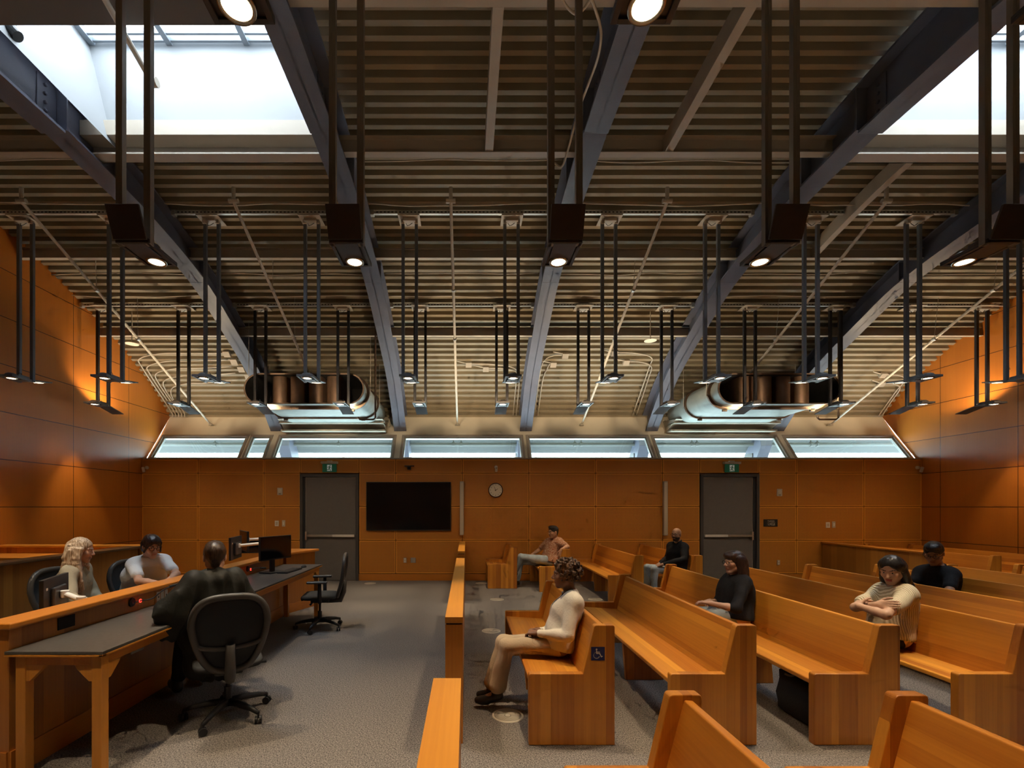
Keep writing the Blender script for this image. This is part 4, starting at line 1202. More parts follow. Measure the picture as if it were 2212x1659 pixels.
m = MB(); m.lathe([(0.02, 0), (0.02, 0.012), (0, 0.014)], (0, -0.09, -0.01), 14, rot=RX); m.build('lens', 'screen_black', t)

# ================================================================== FLOOR VENTS
for x, y, lab in ((0.303, 3.387, 'beside the boot of the woman in the cream jacket'), (0.306, 5.70, 'beyond the knees of the woman in the cream jacket'), (0.505, 7.64, 'in the cross aisle in front of the short far pew'),
                  (0.30, 9.27, 'beside the far wall behind the short pew'), (-1.91, 9.25, 'at the far wall below the wall screen'), (2.12, 7.64, 'in the cross aisle at the foot of the far pews')):
    t = thing('floor_vent', 'round beige floor vent ' + lab, 'vent', (x, y, 0), 'round floor vents')
    m = MB(); m.lathe([(0.097, 0.001), (0.099, 0.005), (0.113, 0.004), (0.116, 0.0005)], n=40, caps=False); m.build('outer_ring', 'vent_plate', t)
    m = MB(); m.lathe([(0.098, 0.001), (0.0, 0.001)], n=40, caps=False); m.build('dark_well', 'vent_slot', t)
    m = MB()
    for k in range(8):
        r0 = 0.026 + k*0.0088; m.lathe([(r0, 0.0015), (r0, 0.0035), (r0+0.0055, 0.0035), (r0+0.0055, 0.0015)], n=36, caps=False)
    m.lathe([(0.020, 0.0015), (0.020, 0.004), (0, 0.0045)], n=20); m.build('ring_grille', 'vent_plate', t)

# ================================================================== OFFICE CHAIRS
def sup(w_, h_, n=28, p=3.0):
    out = []
    for k in range(n):
        a = 2*PI*k/n; c, s = math.cos(a), math.sin(a)
        out.append((w_*abs(c)**(2/p)*(1 if c >= 0 else -1), h_*abs(s)**(2/p)*(1 if s >= 0 else -1)))
    return out
def office_chair(label, loc, rz, arms=True, frame='chair_frame'):
    """faces +Y"""
    t = thing('office_chair', label, 'chair', loc, 'black office chairs', rz=rz)
    # seat
    m = MB(); pr = sup(0.225, 0.215, 32, 4.0)
    rings = [(0.86, 0.385), (0.97, 0.392), (1.0, 0.41), (0.99, 0.425), (0.93, 0.437), (0.6, 0.443), (0.0, 0.443)]
    vs = []; n = len(pr)
    for s, z in rings: vs += [(x*s, y*s, z - (0.012 if y*s > 0.19 else 0)) for x, y in pr]
    fs = [(i*n+j, i*n+(j+1) % n, (i+1)*n+(j+1) % n, (i+1)*n+j) for i in range(len(rings)-1) for j in range(n)] + [tuple(range(n-1, -1, -1))]
    m.add(vs, fs); m.build('seat', 'seat_fabric', t, smooth=True)
    m = MB(); m.box(-0.09, 0.09, -0.12, 0.10, 0.335, 0.385); m.build('tilt_mechanism', 'plastic_black', t, bevel=0.01)
    m = MB(); m.tube([(0.08, 0.02, 0.36), (0.20, 0.03, 0.35), (0.26, 0.05, 0.345)], [0.007, 0.007, 0.014], 8); m.tube([(-0.08, 0.06, 0.36), (-0.22, 0.08, 0.345)], [0.007, 0.014], 8)
    m.build('lever', 'plastic_black', t)
    # back: curved plane
    def bk(u, v):   # u across -1..1, v height 0..1
        x = u; z = 0.40 + v*0.52
        y = -0.215 - 0.10*v - 0.035*math.sin(PI*v) + 0.16*x*x*1.2
        return Vector((x, y, z))
    loop = []
    for k in range(48):
        a = 2*PI*k/48; c, s = math.cos(a), math.sin(a)
        v = 0.5 + 0.5*abs(s)**(2/3.4)*(1 if s >= 0 else -1)
        wv = 0.155 + 0.075*min(1, max(0, (v-0.05)/0.55))
        loop.append(bk(wv*abs(c)**(2/3.2)*(1 if c >= 0 else -1), v))
    m = MB(); m.tube(loop, 0.024, 8, closed=True)
    low = [bk(0.20*math.cos(a), 0.42+0.10*math.sin(a)) for a in np.linspace(PI, 2*PI, 13)]
    m.tube([p + Vector((0, -0.004, 0)) for p in low], 0.016, 8)
    m.build('back_frame', frame, t, smooth=True)
    m = MB(); nu, nv = 12, 16; vs = []
    for j in range(nv+1):
        v = 0.04 + 0.92*j/nv; wv = 0.155 + 0.075*min(1, max(0, (v-0.05)/0.55)); s2 = 2*v-1; ww = wv*(max(0, 1-abs(s2)**3.4))**(1/3.2)
        for i in range(nu+1): vs.append(bk(ww*(2*i/nu-1), v) + Vector((0, 0.006, 0)))
    fs = [(j*(nu+1)+i, j*(nu+1)+i+1, (j+1)*(nu+1)+i+1, (j+1)*(nu+1)+i) for j in range(nv) for i in range(nu)]
    m.add(vs, fs); m.build('back_mesh', 'mesh_fabric', t, smooth=True)
    m = MB(); m.tube([(0, -0.08, 0.35), (0, -0.25, 0.35), (0, -0.285, 0.45), (0, -0.30, 0.60), bk(0, 0.36)+Vector((0, -0.01, 0))], [0.035, 0.035, 0.034, 0.030, 0.020], 8)
    m.build('back_spine', frame, t, smooth=True)
    if arms:
        for s in (-1, 1):
            m = MB(); m.tube([(s*0.12, -0.02, 0.37), (s*0.24, -0.03, 0.37), (s*0.262, -0.03, 0.43), (s*0.262, -0.03, 0.60)], [0.02, 0.022, 0.024, 0.020], 8); m.build('arm_post', 'plastic_black', t, smooth=True)
            m = MB(); m.box(s*0.262-0.038, s*0.262+0.038, -0.12, 0.12, 0.600, 0.628); m.build('arm_pad', 'plastic_dark', t, bevel=0.012, seg=3)
    m = MB(); m.tube([(0, 0, 0.08), (0, 0, 0.22)], 0.026, 12); m.tube([(0, 0, 0.22), (0, 0, 0.34)], 0.015, 12); m.build('gas_column', 'plastic_black', t)
    m = MB()
    for k in range(5):
        a = 2*PI*k/5 + 0.35; c, s = math.cos(a), math.sin(a)
        m.tube([(0, 0, 0.105), (0.10*c, 0.10*s, 0.11), (0.22*c, 0.22*s, 0.092), (0.29*c, 0.29*s, 0.072)], [0.03, 0.024, 0.019, 0.014], 8)
    m.build('star_base', 'plastic_black', t, smooth=True)
    for k in range(5):
        a = 2*PI*k/5 + 0.35; c, s = math.cos(a), math.sin(a)
        m = MB(); q = a+0.7; d = Vector((math.cos(q), math.sin(q), 0))
        cc = Vector((0.29*c, 0.29*s, 0.027))
        for e in (-0.014, 0.014): m.tube([cc+d*(e-0.008), cc+d*(e+0.008)], 0.027, 14)
        m.tube([cc+Vector((0, 0, 0.01)), cc+Vector((0, 0, 0.05))], 0.008, 8)
        m.build('caster', 'plastic_black', t)
    return t

# ================================================================== PEOPLE (one continuous body surface from a distance field)
def V(*a): return np.array(a, dtype=np.float64)
def nrm(v): return v / (np.linalg.norm(v) + 1e-12)

class Field:
    """list of primitives; smooth union inside local boxes only"""
    def __init__(self): self.p = []
    def cone(self, a, b, r1, r2=None, k=0.02, sub=False):
        r2 = r1 if r2 is None else r2
        self.p.append(('c', V(*a), V(*b), r1, r2, k, sub)); return self
    def ball(self, c, r, k=0.02, sub=False): return self.cone(c, V(*c)+V(0, 0, 1e-4), r, r, k, sub)
    def ell(self, c, rad, R=None, k=0.02, sub=False):
        self.p.append(('e', V(*c), V(*rad), np.eye(3) if R is None else np.array(R), None, k, sub)); return self
    def mesh(self, name, h, mat, post=None, cuts=(), disp=None, parent=None, matfn=None, mats=None):
        lo = np.full(3, 1e9); hi = -lo
        for q in self.p:
            if q[6]: continue
            if q[0] == 'c':
                r = max(q[3], q[4]); lo = np.minimum(lo, np.minimum(q[1], q[2])-r); hi = np.maximum(hi, np.maximum(q[1], q[2])+r)
            else:
                r = max(q[2]); lo = np.minimum(lo, q[1]-r); hi = np.maximum(hi, q[1]+r)
        lo -= 0.035; hi += 0.035
        n = np.ceil((hi-lo)/h).astype(int)+1
        F = np.full(n, 0.05, dtype=np.float32)
        ax = [lo[i] + h*np.arange(n[i]) for i in range(3)]
        for q in self.p:
            k = q[5]
            if q[0] == 'c':
                r = max(q[3], q[4]); l = np.minimum(q[1], q[2])-r-k-2*h; u = np.maximum(q[1], q[2])+r+k+2*h
            else:
                r = max(q[2]); l = q[1]-r-k-2*h; u = q[1]+r+k+2*h
            i0 = np.clip(np.floor((l-lo)/h).astype(int), 0, n); i1 = np.clip(np.ceil((u-lo)/h).astype(int)+1, 0, n)
            if np.any(i1 <= i0): continue
            sl = tuple(slice(i0[i], i1[i]) for i in range(3))
            X = ax[0][sl[0]][:, None, None]; Y = ax[1][sl[1]][None, :, None]; Z = ax[2][sl[2]][None, None, :]
            if q[0] == 'c':
                a, b, r1, r2 = q[1:5]; ab = b-a; L2 = ab@ab
                px, py, pz = X-a[0], Y-a[1], Z-a[2]
                t = np.clip((px*ab[0]+py*ab[1]+pz*ab[2])/L2, 0, 1)
                d = np.sqrt((px-t*ab[0])**2+(py-t*ab[1])**2+(pz-t*ab[2])**2) - (r1+(r2-r1)*t)
            else:
                c, rad, R = q[1:4]
                px, py, pz = X-c[0], Y-c[1], Z-c[2]
                l_ = [px*R[0][i]+py*R[1][i]+pz*R[2][i] for i in range(3)]
                k0 = np.sqrt(sum((l_[i]/rad[i])**2 for i in range(3)))
                k1 = np.sqrt(sum((l_[i]/rad[i]**2)**2 for i in range(3)))+1e-9
                d = k0*(k0-1)/k1
            A = F[sl]
            if q[6]:
                d = -d
                hh = np.maximum(k-np.abs(A-d), 0)/k
                F[sl] = np.maximum(A, d) + hh*hh*k*0.25
            else:
                hh = np.maximum(k-np.abs(A-d), 0)/k
                F[sl] = np.minimum(A, d) - hh*hh*k*0.25
        if disp is not None or cuts:
            X = ax[0][:, None, None]; Y = ax[1][None, :, None]; Z = ax[2][None, None, :]
            if disp is not None: F = F + disp(X, Y, Z).astype(np.float32)
            for (pt, nn) in cuts:       # remove the side the normal points to
                F = np.maximum(F, ((X-pt[0])*nn[0]+(Y-pt[1])*nn[1]+(Z-pt[2])*nn[2]).astype(np.float32))
        if post is not None: F = post(F, ax)
        vs, fs = surface_nets(F.astype(np.float32), lo, h)
        me = bpy.data.meshes.new(name)
        me.vertices.add(len(vs)); me.vertices.foreach_set('co', vs.astype(np.float32).ravel())
        me.loops.add(len(fs)*4); me.loops.foreach_set('vertex_index', fs.ravel().astype(np.int32))
        me.polygons.add(len(fs)); me.polygons.foreach_set('loop_start', np.arange(0, len(fs)*4, 4, dtype=np.int32))
        try: me.polygons.foreach_set('loop_total', np.full(len(fs), 4, dtype=np.int32))
        except Exception: pass
        for m_ in (mats or [mat]): me.materials.append(MATS[m_])
        if matfn is not None:
            cen = vs[fs].mean(axis=1); me.polygons.foreach_set('material_index', matfn(cen).astype(np.int32))
        me.update(calc_edges=True); me.validate()
        me.shade_smooth()
        o = bpy.data.objects.new(name, me); COL.objects.link(o)
        if parent: o.parent = parent
        return o

def surface_nets(F, lo, h):
    n = F.shape
    pos = np.zeros((n[0]-1, n[1]-1, n[2]-1, 3), dtype=np.float32); cnt = np.zeros((n[0]-1, n[1]-1, n[2]-1), dtype=np.int16)
    quads = []
    S_ = F < 0
    for a in range(3):
        s0 = [slice(None)]*3; s1 = [slice(None)]*3
        s0[a] = slice(0, -1); s1[a] = slice(1, None)
        cr = np.argwhere(S_[tuple(s0)] != S_[tuple(s1)])
        b, c = (a+1) % 3, (a+2) % 3
        ok = (cr[:, b] > 0) & (cr[:, b] < n[b]-1) & (cr[:, c] > 0) & (cr[:, c] < n[c]-1)
        cr = cr[ok]
        i = cr.copy(); j = cr.copy(); j[:, a] += 1
        f0 = F[i[:, 0], i[:, 1], i[:, 2]]; f1 = F[j[:, 0], j[:, 1], j[:, 2]]
        t = f0/(f0-f1)
        P = cr.astype(np.float32); P[:, a] += t
        cells = []
        for db, dc in ((-1, -1), (0, -1), (0, 0), (-1, 0)):
            c_ = cr.copy(); c_[:, b] += db; c_[:, c] += dc
            cells.append(c_)
            np.add.at(pos, (c_[:, 0], c_[:, 1], c_[:, 2]), P)
            np.add.at(cnt, (c_[:, 0], c_[:, 1], c_[:, 2]), 1)
        quads.append((cells, f0 < 0))
    idx = np.full(cnt.shape, -1, dtype=np.int64)
    m = cnt > 0; idx[m] = np.arange(m.sum())
    vs = pos[m]/cnt[m][:, None]*h + np.array(lo, dtype=np.float32)
    fs = []
    for cells, inside in quads:
        q = np.stack([idx[c[:, 0], c[:, 1], c[:, 2]] for c in cells], axis=1)
        q[~inside] = q[~inside][:, ::-1]
        fs.append(q)
    return vs, np.concatenate(fs)

for nm, c in (('skin_light', (0.62, 0.36, 0.25)), ('skin_tan', (0.50, 0.27, 0.16)), ('skin_brown', (0.26, 0.125, 0.07)), ('skin_mid', (0.40, 0.21, 0.125)), ('skin_asian', (0.60, 0.37, 0.25))):
    m_ = plain(nm, c, 0.5, noise=0.05, nscale=30)
    m_.node_tree.nodes['Principled BSDF'].inputs['Subsurface Weight'].default_value = 0.0
    lip = plain('lip_' + nm, (c[0]*0.88, c[1]*0.62, c[2]*0.62), 0.4)
plain('eye_white', (0.7, 0.68, 0.64), 0.25)
plain('eye_dark', (0.02, 0.012, 0.01), 0.2)
plain('brow_hair', (0.025, 0.016, 0.012), 0.7)
plain('brow_blond', (0.22, 0.14, 0.08), 0.7)
plain('lipstick', (0.48, 0.10, 0.08), 0.35)
plain('glasses_dark', (0.012, 0.010, 0.010), 0.25)
def hair_mat(name, c0, c1, sc=140, rough=0.38):
    m, nt, b = _new(name); N = nt.nodes.new; L = nt.links.new
    tc = N('ShaderNodeTexCoord'); mp = N('ShaderNodeMapping'); mp.inputs['Scale'].default_value = (1, 1, 0.10)
    n = N('ShaderNodeTexNoise'); n.inputs['Scale'].default_value = sc; n.inputs['Detail'].default_value = 3
    L(tc.outputs['Object'], mp.inputs[0]); L(mp.outputs[0], n.inputs['Vector'])
    r = N('ShaderNodeValToRGB'); r.color_ramp.elements[0].position = 0.35; r.color_ramp.elements[1].position = 0.65
    r.color_ramp.elements[0].color = (*c0, 1); r.color_ramp.elements[1].color = (*c1, 1)
    L(n.outputs['Fac'], r.inputs['Fac']); L(r.outputs[0], b.inputs['Base Color']); b.inputs['Roughness'].default_value = rough
    bp = N('ShaderNodeBump'); bp.inputs['Strength'].default_value = 0.5; bp.inputs['Distance'].default_value = 0.004
    L(n.outputs['Fac'], bp.inputs['Height']); L(bp.outputs[0], b.inputs['Normal'])
hair_mat('hair_black', (0.006, 0.005, 0.006), (0.022, 0.018, 0.018))
hair_mat('hair_darkbrown', (0.014, 0.007, 0.006), (0.050, 0.024, 0.018))
hair_mat('hair_curly', (0.018, 0.009, 0.005), (0.17, 0.085, 0.035), 90, 0.5)
hair_mat('hair_blonde', (0.32, 0.20, 0.11), (0.80, 0.64, 0.46), 120, 0.42)
hair_mat('hair_brown', (0.016, 0.009, 0.006), (0.065, 0.036, 0.02))
plain('cloth_cream', (0.80, 0.74, 0.62), 0.8, spec=0.22, bump=0.25, bscale=60)
plain('cloth_grey', (0.09, 0.09, 0.095), 0.85, spec=0.22)
plain('cloth_khaki', (0.50, 0.39, 0.26), 0.8, spec=0.22, bump=0.2, bscale=70)
plain('cloth_black', (0.012, 0.012, 0.014), 0.8, spec=0.22, bump=0.3, bscale=50)
plain('cloth_robe', (0.022, 0.022, 0.018), 0.62, spec=0.22, bump=0.3, bscale=40)
plain('cloth_olive', (0.42, 0.37, 0.26), 0.8, spec=0.22, bump=0.25, bscale=60)
plain('cloth_white', (0.82, 0.82, 0.82), 0.8, spec=0.22, bump=0.25, bscale=60)
plain('denim_light', (0.34, 0.40, 0.44), 0.85, spec=0.22, noise=0.25, nscale=9, bump=0.2, bscale=120)
plain('denim_grey', (0.22, 0.27, 0.30), 0.85, spec=0.22, noise=0.15, nscale=9)
plain('leather_black', (0.012, 0.010, 0.009), 0.35)
plain('shoe_grey', (0.20, 0.20, 0.20), 0.6)
def knit():
    m, nt, b = _new('cloth_knit'); N = nt.nodes.new; L = nt.links.new
    tc = N('ShaderNodeTexCoord'); wv = N('ShaderNodeTexWave'); wv.inputs['Scale'].default_value = 22; wv.inputs['Distortion'].default_value = 2.5; wv.inputs['Detail'].default_value = 2
    L(tc.outputs['Object'], wv.inputs['Vector'])
    r = N('ShaderNodeValToRGB'); r.color_ramp.elements[0].color = (0.50, 0.40, 0.24, 1); r.color_ramp.elements[1].color = (0.85, 0.76, 0.58, 1)
    L(wv.outputs['Fac'], r.inputs['Fac']); L(r.outputs[0], b.inputs['Base Color']); b.inputs['Roughness'].default_value = 0.9
    bp = N('ShaderNodeBump'); bp.inputs['Strength'].default_value = 0.6; bp.inputs['Distance'].default_value = 0.006
    L(wv.outputs['Fac'], bp.inputs['Height']); L(bp.outputs[0], b.inputs['Normal'])
knit()
def printed():
    m, nt, b = _new('cloth_print'); N = nt.nodes.new; L = nt.links.new
    tc = N('ShaderNodeTexCoord'); mp = N('ShaderNodeMapping'); mp.inputs['Rotation'].default_value = (0.5, 0.6, 0.8)
    L(tc.outputs['Object'], mp.inputs[0])
    v = N('ShaderNodeTexVoronoi'); v.inputs['Scale'].default_value = 19; v.distance = 'MANHATTAN'; L(mp.outputs[0], v.inputs['Vector'])
    r = N('ShaderNodeValToRGB'); r.color_ramp.interpolation = 'CONSTANT'
    r.color_ramp.elements[0].color = (0.34, 0.10, 0.04, 1); r.color_ramp.elements[1].position = 0.40; r.color_ramp.elements[1].color = (0.42, 0.22, 0.13, 1)
    e = r.color_ramp.elements.new(0.60); e.color = (0.60, 0.42, 0.30, 1)
    e = r.color_ramp.elements.new(0.70); e.color = (0.38, 0.17, 0.09, 1)
    L(v.outputs['Distance'], r.inputs['Fac']); L(r.outputs[0], b.inputs['Base Color']); b.inputs['Roughness'].default_value = 0.8
printed()

def folds(seed, amp=0.004, freq=38.0):
    rs = np.random.RandomState(seed)
    D = [(nrm(rs.normal(size=3))*freq*rs.uniform(0.5, 1.3), rs.uniform(0, 6.28)) for _ in range(6)]
    def f(X, Y, Z):
        s = 0
        for (d, ph) in D: s = s + np.sin(d[0]*X + d[1]*Y + d[2]*Z*0.6 + ph + 1.4*np.sin(0.35*(d[1]*X + d[2]*Y + d[0]*Z)))
        return amp*s/2.2
    return f

def hand_field(F, wr, dirv, palmn, s, curl=0.5, side=1, thumb=True):
    """wr wrist point, dirv pointing from forearm to fingers, palmn = back-of-hand normal"""
    d = nrm(dirv); n = nrm(palmn - d*(palmn@d)); r = np.cross(d, n)*side     # r: towards the thumb
    def T(x, y, z): return wr + (r*x + d*y + n*z)*s
    F.cone(wr, T(0, 0.03, 0), 0.024*s, 0.026*s, k=0.015)
    for x in (-0.026, -0.009, 0.009, 0.026): F.cone(T(x*0.8, 0.025, 0), T(x, 0.085, -0.004), 0.014*s, 0.0125*s, k=0.012)
    lens = {0.028: 0.075, 0.010: 0.083, -0.009: 0.077, -0.027: 0.060}
    for x, Lf in lens.items():
        a = T(x, 0.088, -0.002); ang = 0; p = a; rr = 0.0095
        for q, fr in enumerate((0.46, 0.30, 0.24)):
            ang += curl*(0.75 if q == 0 else 1.0)
            step = (d*math.cos(ang) - n*math.sin(ang))*Lf*fr*s
            F.cone(p, p+step, rr*s, (rr-0.0010)*s, k=0.004); p = p+step; rr -= 0.0010
    if thumb:
        p = T(0.026, 0.030, -0.006)
        for q, (dx, dy, dz) in enumerate(((0.024, 0.026, -0.012), (0.010, 0.026, -0.010), (0.000, 0.022, -0.010))):
            p2 = p + (r*dx+d*dy+n*dz)*s; F.cone(p, p2, (0.0125-0.0015*q)*s, (0.0115-0.0015*q)*s, k=0.008 if q == 0 else 0.004); p = p2

def person(label, J, s=0.88, face=(-1, 0, 0), up=(0, 0, 1), skin='skin_light', hair=None, hair_style='short', top=None, top_kind='short', trousers=None,
           shoes='leather_black', wd=1.0, lips=None, glasses=None, h=0.0065, fat=1.0, hands=True, curlL=0.5, curlR=0.5, handdirL=None, handdirR=None, beard=False, extra_hair=None, seed=1, brow='brow_hair', hem=0.015, under=None, legw=1.0, seat=0.392, pelx=None, collar=None):
    J = {k: np.array(v, dtype=float) for k, v in J.items()}
    J['pelvis'][2] = seat + 0.108*s*fat - 0.004
    if pelx is not None: J['pelvis'][0] = pelx
    fwd = nrm(V(*face)); upv = nrm(V(*up) - fwd*(V(*up)@fwd)); rt = np.cross(fwd, upv)      # rt = the person's right
    R = np.stack([rt, fwd, upv], axis=1)           # columns
    Hc = J['head']
    hs = s*1.0
    def H(x, y, z): return Hc + (rt*x + fwd*y + upv*z)*hs
    B = Field()
    # ---- torso
    lat = nrm(J['shR']-J['shL'])
    pel, neck = J['pelvis'], J['neck']
    fwd_t = nrm(np.cross(neck-pel, lat))
    shw = np.linalg.norm(J['shR']-J['shL'])/2
    def lvl(t, w_, r, push=0.0):
        c = pel*(1-t)+neck*t + J.get('chestfwd', V(0, 0, 0))*push
        return (c-lat*w_*s, c+lat*w_*s, r*s)
    levels = [lvl(0.0, 0.085*wd, 0.105*fat), lvl(0.30, 0.060*wd, 0.100*fat, 0.6), lvl(0.62, 0.075*wd, 0.100*fat, 1.0), (J['shL']*0.72+neck*0.28-V(0,0,0.012*s), J['shR']*0.72+neck*0.28-V(0,0,0.012*s), 0.062*s)]
    def torso(Fd, inf, k=0.06, upto=4):
        L_ = levels[:upto]
        for a, b, r in L_: Fd.cone(a, b, r+inf, r+inf, k=k*s)
        for (a, b, r), (a2, b2, r2) in zip(L_[:-1], L_[1:]):
            Fd.cone(a, a2, r+inf, r2+inf, k=k*s); Fd.cone(b, b2, r+inf, r2+inf, k=k*s); Fd.cone((a+b)/2, (a2+b2)/2, r+inf, r2+inf, k=k*s)
    torso(B, -0.008*s)
    B.cone(neck - upv*0.02*s, H(0, -0.022, -0.055), 0.052*s, 0.050*s, k=0.03*s)
    B.cone(neck, J['shL'], 0.045*s, 0.042*s, k=0.04*s); B.cone(neck, J['shR'], 0.045*s, 0.042*s, k=0.04*s)
    # ---- limbs
    for sd in 'LR':
        B.cone(J['sh'+sd], J['el'+sd], 0.047*s, 0.038*s, k=0.03*s)
        mid = J['el'+sd]*0.65+J['wr'+sd]*0.35
        B.cone(J['el'+sd], mid, 0.038*s, 0.036*s, k=0.015*s); B.cone(mid, J['wr'+sd], 0.036*s, 0.024*s, k=0.015*s)
        hip = pel + lat*(0.085*wd*s)*(1 if sd == 'R' else -1) + V(0, 0, -0.01*s)
        J['hip'+sd] = hip
        if 'kn'+sd in J:
            B.cone(hip, J['kn'+sd], 0.080*s*fat, 0.052*s, k=0.04*s)
            m2 = J['kn'+sd]*0.68+J['an'+sd]*0.32
            B.cone(J['kn'+sd], m2, 0.052*s, 0.052*s, k=0.02*s); B.cone(m2, J['an'+sd], 0.052*s, 0.034*s, k=0.02*s)
            ft = J.get('toe'+sd, J['an'+sd] + nrm((J['kn'+sd]-hip)*V(1, 1, 0))*0.17*s + V(0, 0, -0.045*s))
            J['toe'+sd] = ft
            B.cone(J['an'+sd]+V(0, 0, -0.03*s), ft, 0.032*s, 0.024*s, k=0.02*s)
        if hands:
            fa = nrm(J['wr'+sd]-J['el'+sd])
            dd = handdirL if sd == 'L' else handdirR
            dirv, pn = (fa, V(0, 0, 1)) if dd is None else (V(*dd[0]), V(*dd[1]))
            hand_field(B, J['wr'+sd], dirv, pn, s, curlL if sd == 'L' else curlR, 1 if sd == 'L' else -1)
    # ---- head
    B.ell(H(0, -0.014, 0.040), V(0.074, 0.094, 0.084)*hs, R, k=0.03*hs)
    B.ell(H(0, 0.018, -0.022), V(0.060, 0.070, 0.082)*hs, R, k=0.03*hs)
    B.ball(H(0, 0.060, -0.092), 0.020*hs, k=0.03*hs)
    for e in (-1, 1):
        B.cone(H(e*0.050, -0.004, -0.048), H(e*0.016, 0.056, -0.094), 0.017*hs, 0.015*hs, k=0.025*hs)
        B.ball(H(e*0.037, 0.060, -0.018), 0.021*hs, k=0.025*hs)
        B.ball(H(e*0.0300, 0.094, 0.012), 0.0125*hs, k=0.012*hs, sub=True)
        B.cone(H(e*0.012, 0.083, 0.030), H(e*0.044, 0.070, 0.028), 0.008*hs, 0.007*hs, k=0.012*hs)
        B.ball(H(e*0.0300, 0.072, 0.011), 0.0125*hs, k=0.004*hs)
        B.ball(H(e*0.011, 0.096, -0.026), 0.0080*hs, k=0.008*hs)
        B.ell(H(e*0.076, -0.008, 0.002), V(0.010, 0.019, 0.031)*hs, R, k=0.008*hs)
    B.cone(H(0, 0.082, 0.018), H(0, 0.106, -0.020), 0.0075*hs, 0.0115*hs, k=0.012*hs)
    B.cone(H(-0.017, 0.083, -0.053), H(0.017, 0.083, -0.053), 0.0075*hs, k=0.006*hs)
    B.cone(H(-0.014, 0.081, -0.064), H(0.014, 0.081, -0.064), 0.0080*hs, k=0.006*hs)
    mats = [skin, lips or ('lip_'+skin), 'eye_white', 'eye_dark', brow, 'hair_black']
    def matfn(c):
        q = (c-Hc)/hs; l = np.stack([q@rt, q@fwd, q@upv], axis=1)
        m = np.zeros(len(c), int)
        ax_ = np.abs(l[:, 0])
        m[(ax_ < 0.0205) & (l[:, 1] > 0.076) & (l[:, 2] > -0.0700) & (l[:, 2] < -0.0495)] = 1
        de = np.sqrt((ax_-0.030)**2 + (l[:, 2]-0.011)**2)
        ey = (l[:, 1] > 0.066)
        m[ey & (np.sqrt(((ax_-0.030)/1.5)**2 + ((l[:, 2]-0.011)*1.5)**2) < 0.0070)] = 2
        m[ey & (de < 0.0052)] = 3
        m[(ax_ > 0.012) & (ax_ < 0.048) & (l[:, 1] > 0.055) & (np.abs(l[:, 2]-0.033) < 0.0030)] = 4
        if beard:
            bd = (l[:, 2] < -0.040) & (l[:, 2] > -0.125) & (l[:, 1] > 0.00) & ~((ax_ < 0.020) & (l[:, 2] > -0.071) & (l[:, 2] < -0.048))
            m[bd & (m != 1)] = 5
            m[(l[:, 2] < -0.034) & (l[:, 2] > -0.046) & (ax_ < 0.028) & (l[:, 1] > 0.07)] = 5
        return m
    body = B.mesh('person', h*0.72, skin, mats=mats, matfn=matfn)
    tag(body, label, 'person')
    # ---- hair
    if hair:
        G = Field(); G.ell(H(0, -0.018, 0.046), V(0.083, 0.101, 0.090)*hs, R, k=0.02*hs)
        cut = []; dsp = folds(seed+5, 0.0013*hs, 190.0)
        if hair_style == 'short':
            G.ell(H(0, 0.03, 0.10), V(0.066, 0.066, 0.040)*hs, R, k=0.02*hs)
            for e in (-1, 1): G.cone(H(e*0.066, -0.01, 0.03), H(e*0.066, 0.012, -0.005), 0.016*hs, 0.008*hs, k=0.01*hs)
            G.cone(H(0, -0.075, 0.0), H(0, -0.062, -0.05), 0.045*hs, 0.035*hs, k=0.02*hs)
        elif hair_style == 'curly':
            rs = np.random.RandomState(3)
            for _ in range(380):
                th = rs.uniform(0, 2*PI); ph = rs.uniform(-0.75, 1.3)
                q_ = rs.uniform(0.93, 1.14); x, y, z = q_*0.096*math.cos(ph)*math.cos(th), q_*0.116*math.cos(ph)*math.sin(th)-0.03, q_*0.105*math.sin(ph)+0.035
                if y > 0.035 and z < 0.085 : continue
                G.ball(H(x, y, z), rs.uniform(0.008, 0.015)*hs, k=0.004*hs)
            dsp = folds(seed+5, 0.0025*hs, 380.0)
        elif hair_style == 'bob':
            G.ell(H(0, 0.035, 0.078), V(0.074, 0.068, 0.050)*hs, R, k=0.02*hs)
            for e in (-1, 1):
                G.cone(H(e*0.070, -0.012, 0.04), H(e*0.088, -0.030, -0.15), 0.036*hs, 0.040*hs, k=0.03*hs)
                G.cone(H(e*0.050, -0.06, 0.02), H(e*0.060, -0.075, -0.17), 0.050*hs, 0.045*hs, k=0.03*hs)
            G.cone(H(0, -0.07, 0.02), H(0, -0.09, -0.17), 0.055*hs, 0.045*hs, k=0.03*hs)
        elif hair_style == 'long':
            for e in (-1, 1):
                G.cone(H(e*0.066, -0.015, 0.05), H(e*0.078, -0.040, -0.12), 0.026*hs, 0.030*hs, k=0.03*hs)
                G.cone(H(e*0.045, -0.06, 0.03), H(e*0.060, -0.085, -0.25), 0.046*hs, 0.034*hs, k=0.03*hs)
            G.cone(H(0, -0.075, 0.03), H(0, -0.10, -0.33), 0.055*hs, 0.028*hs, k=0.03*hs)
        elif hair_style == 'blonde':
            rs = np.random.RandomState(4)
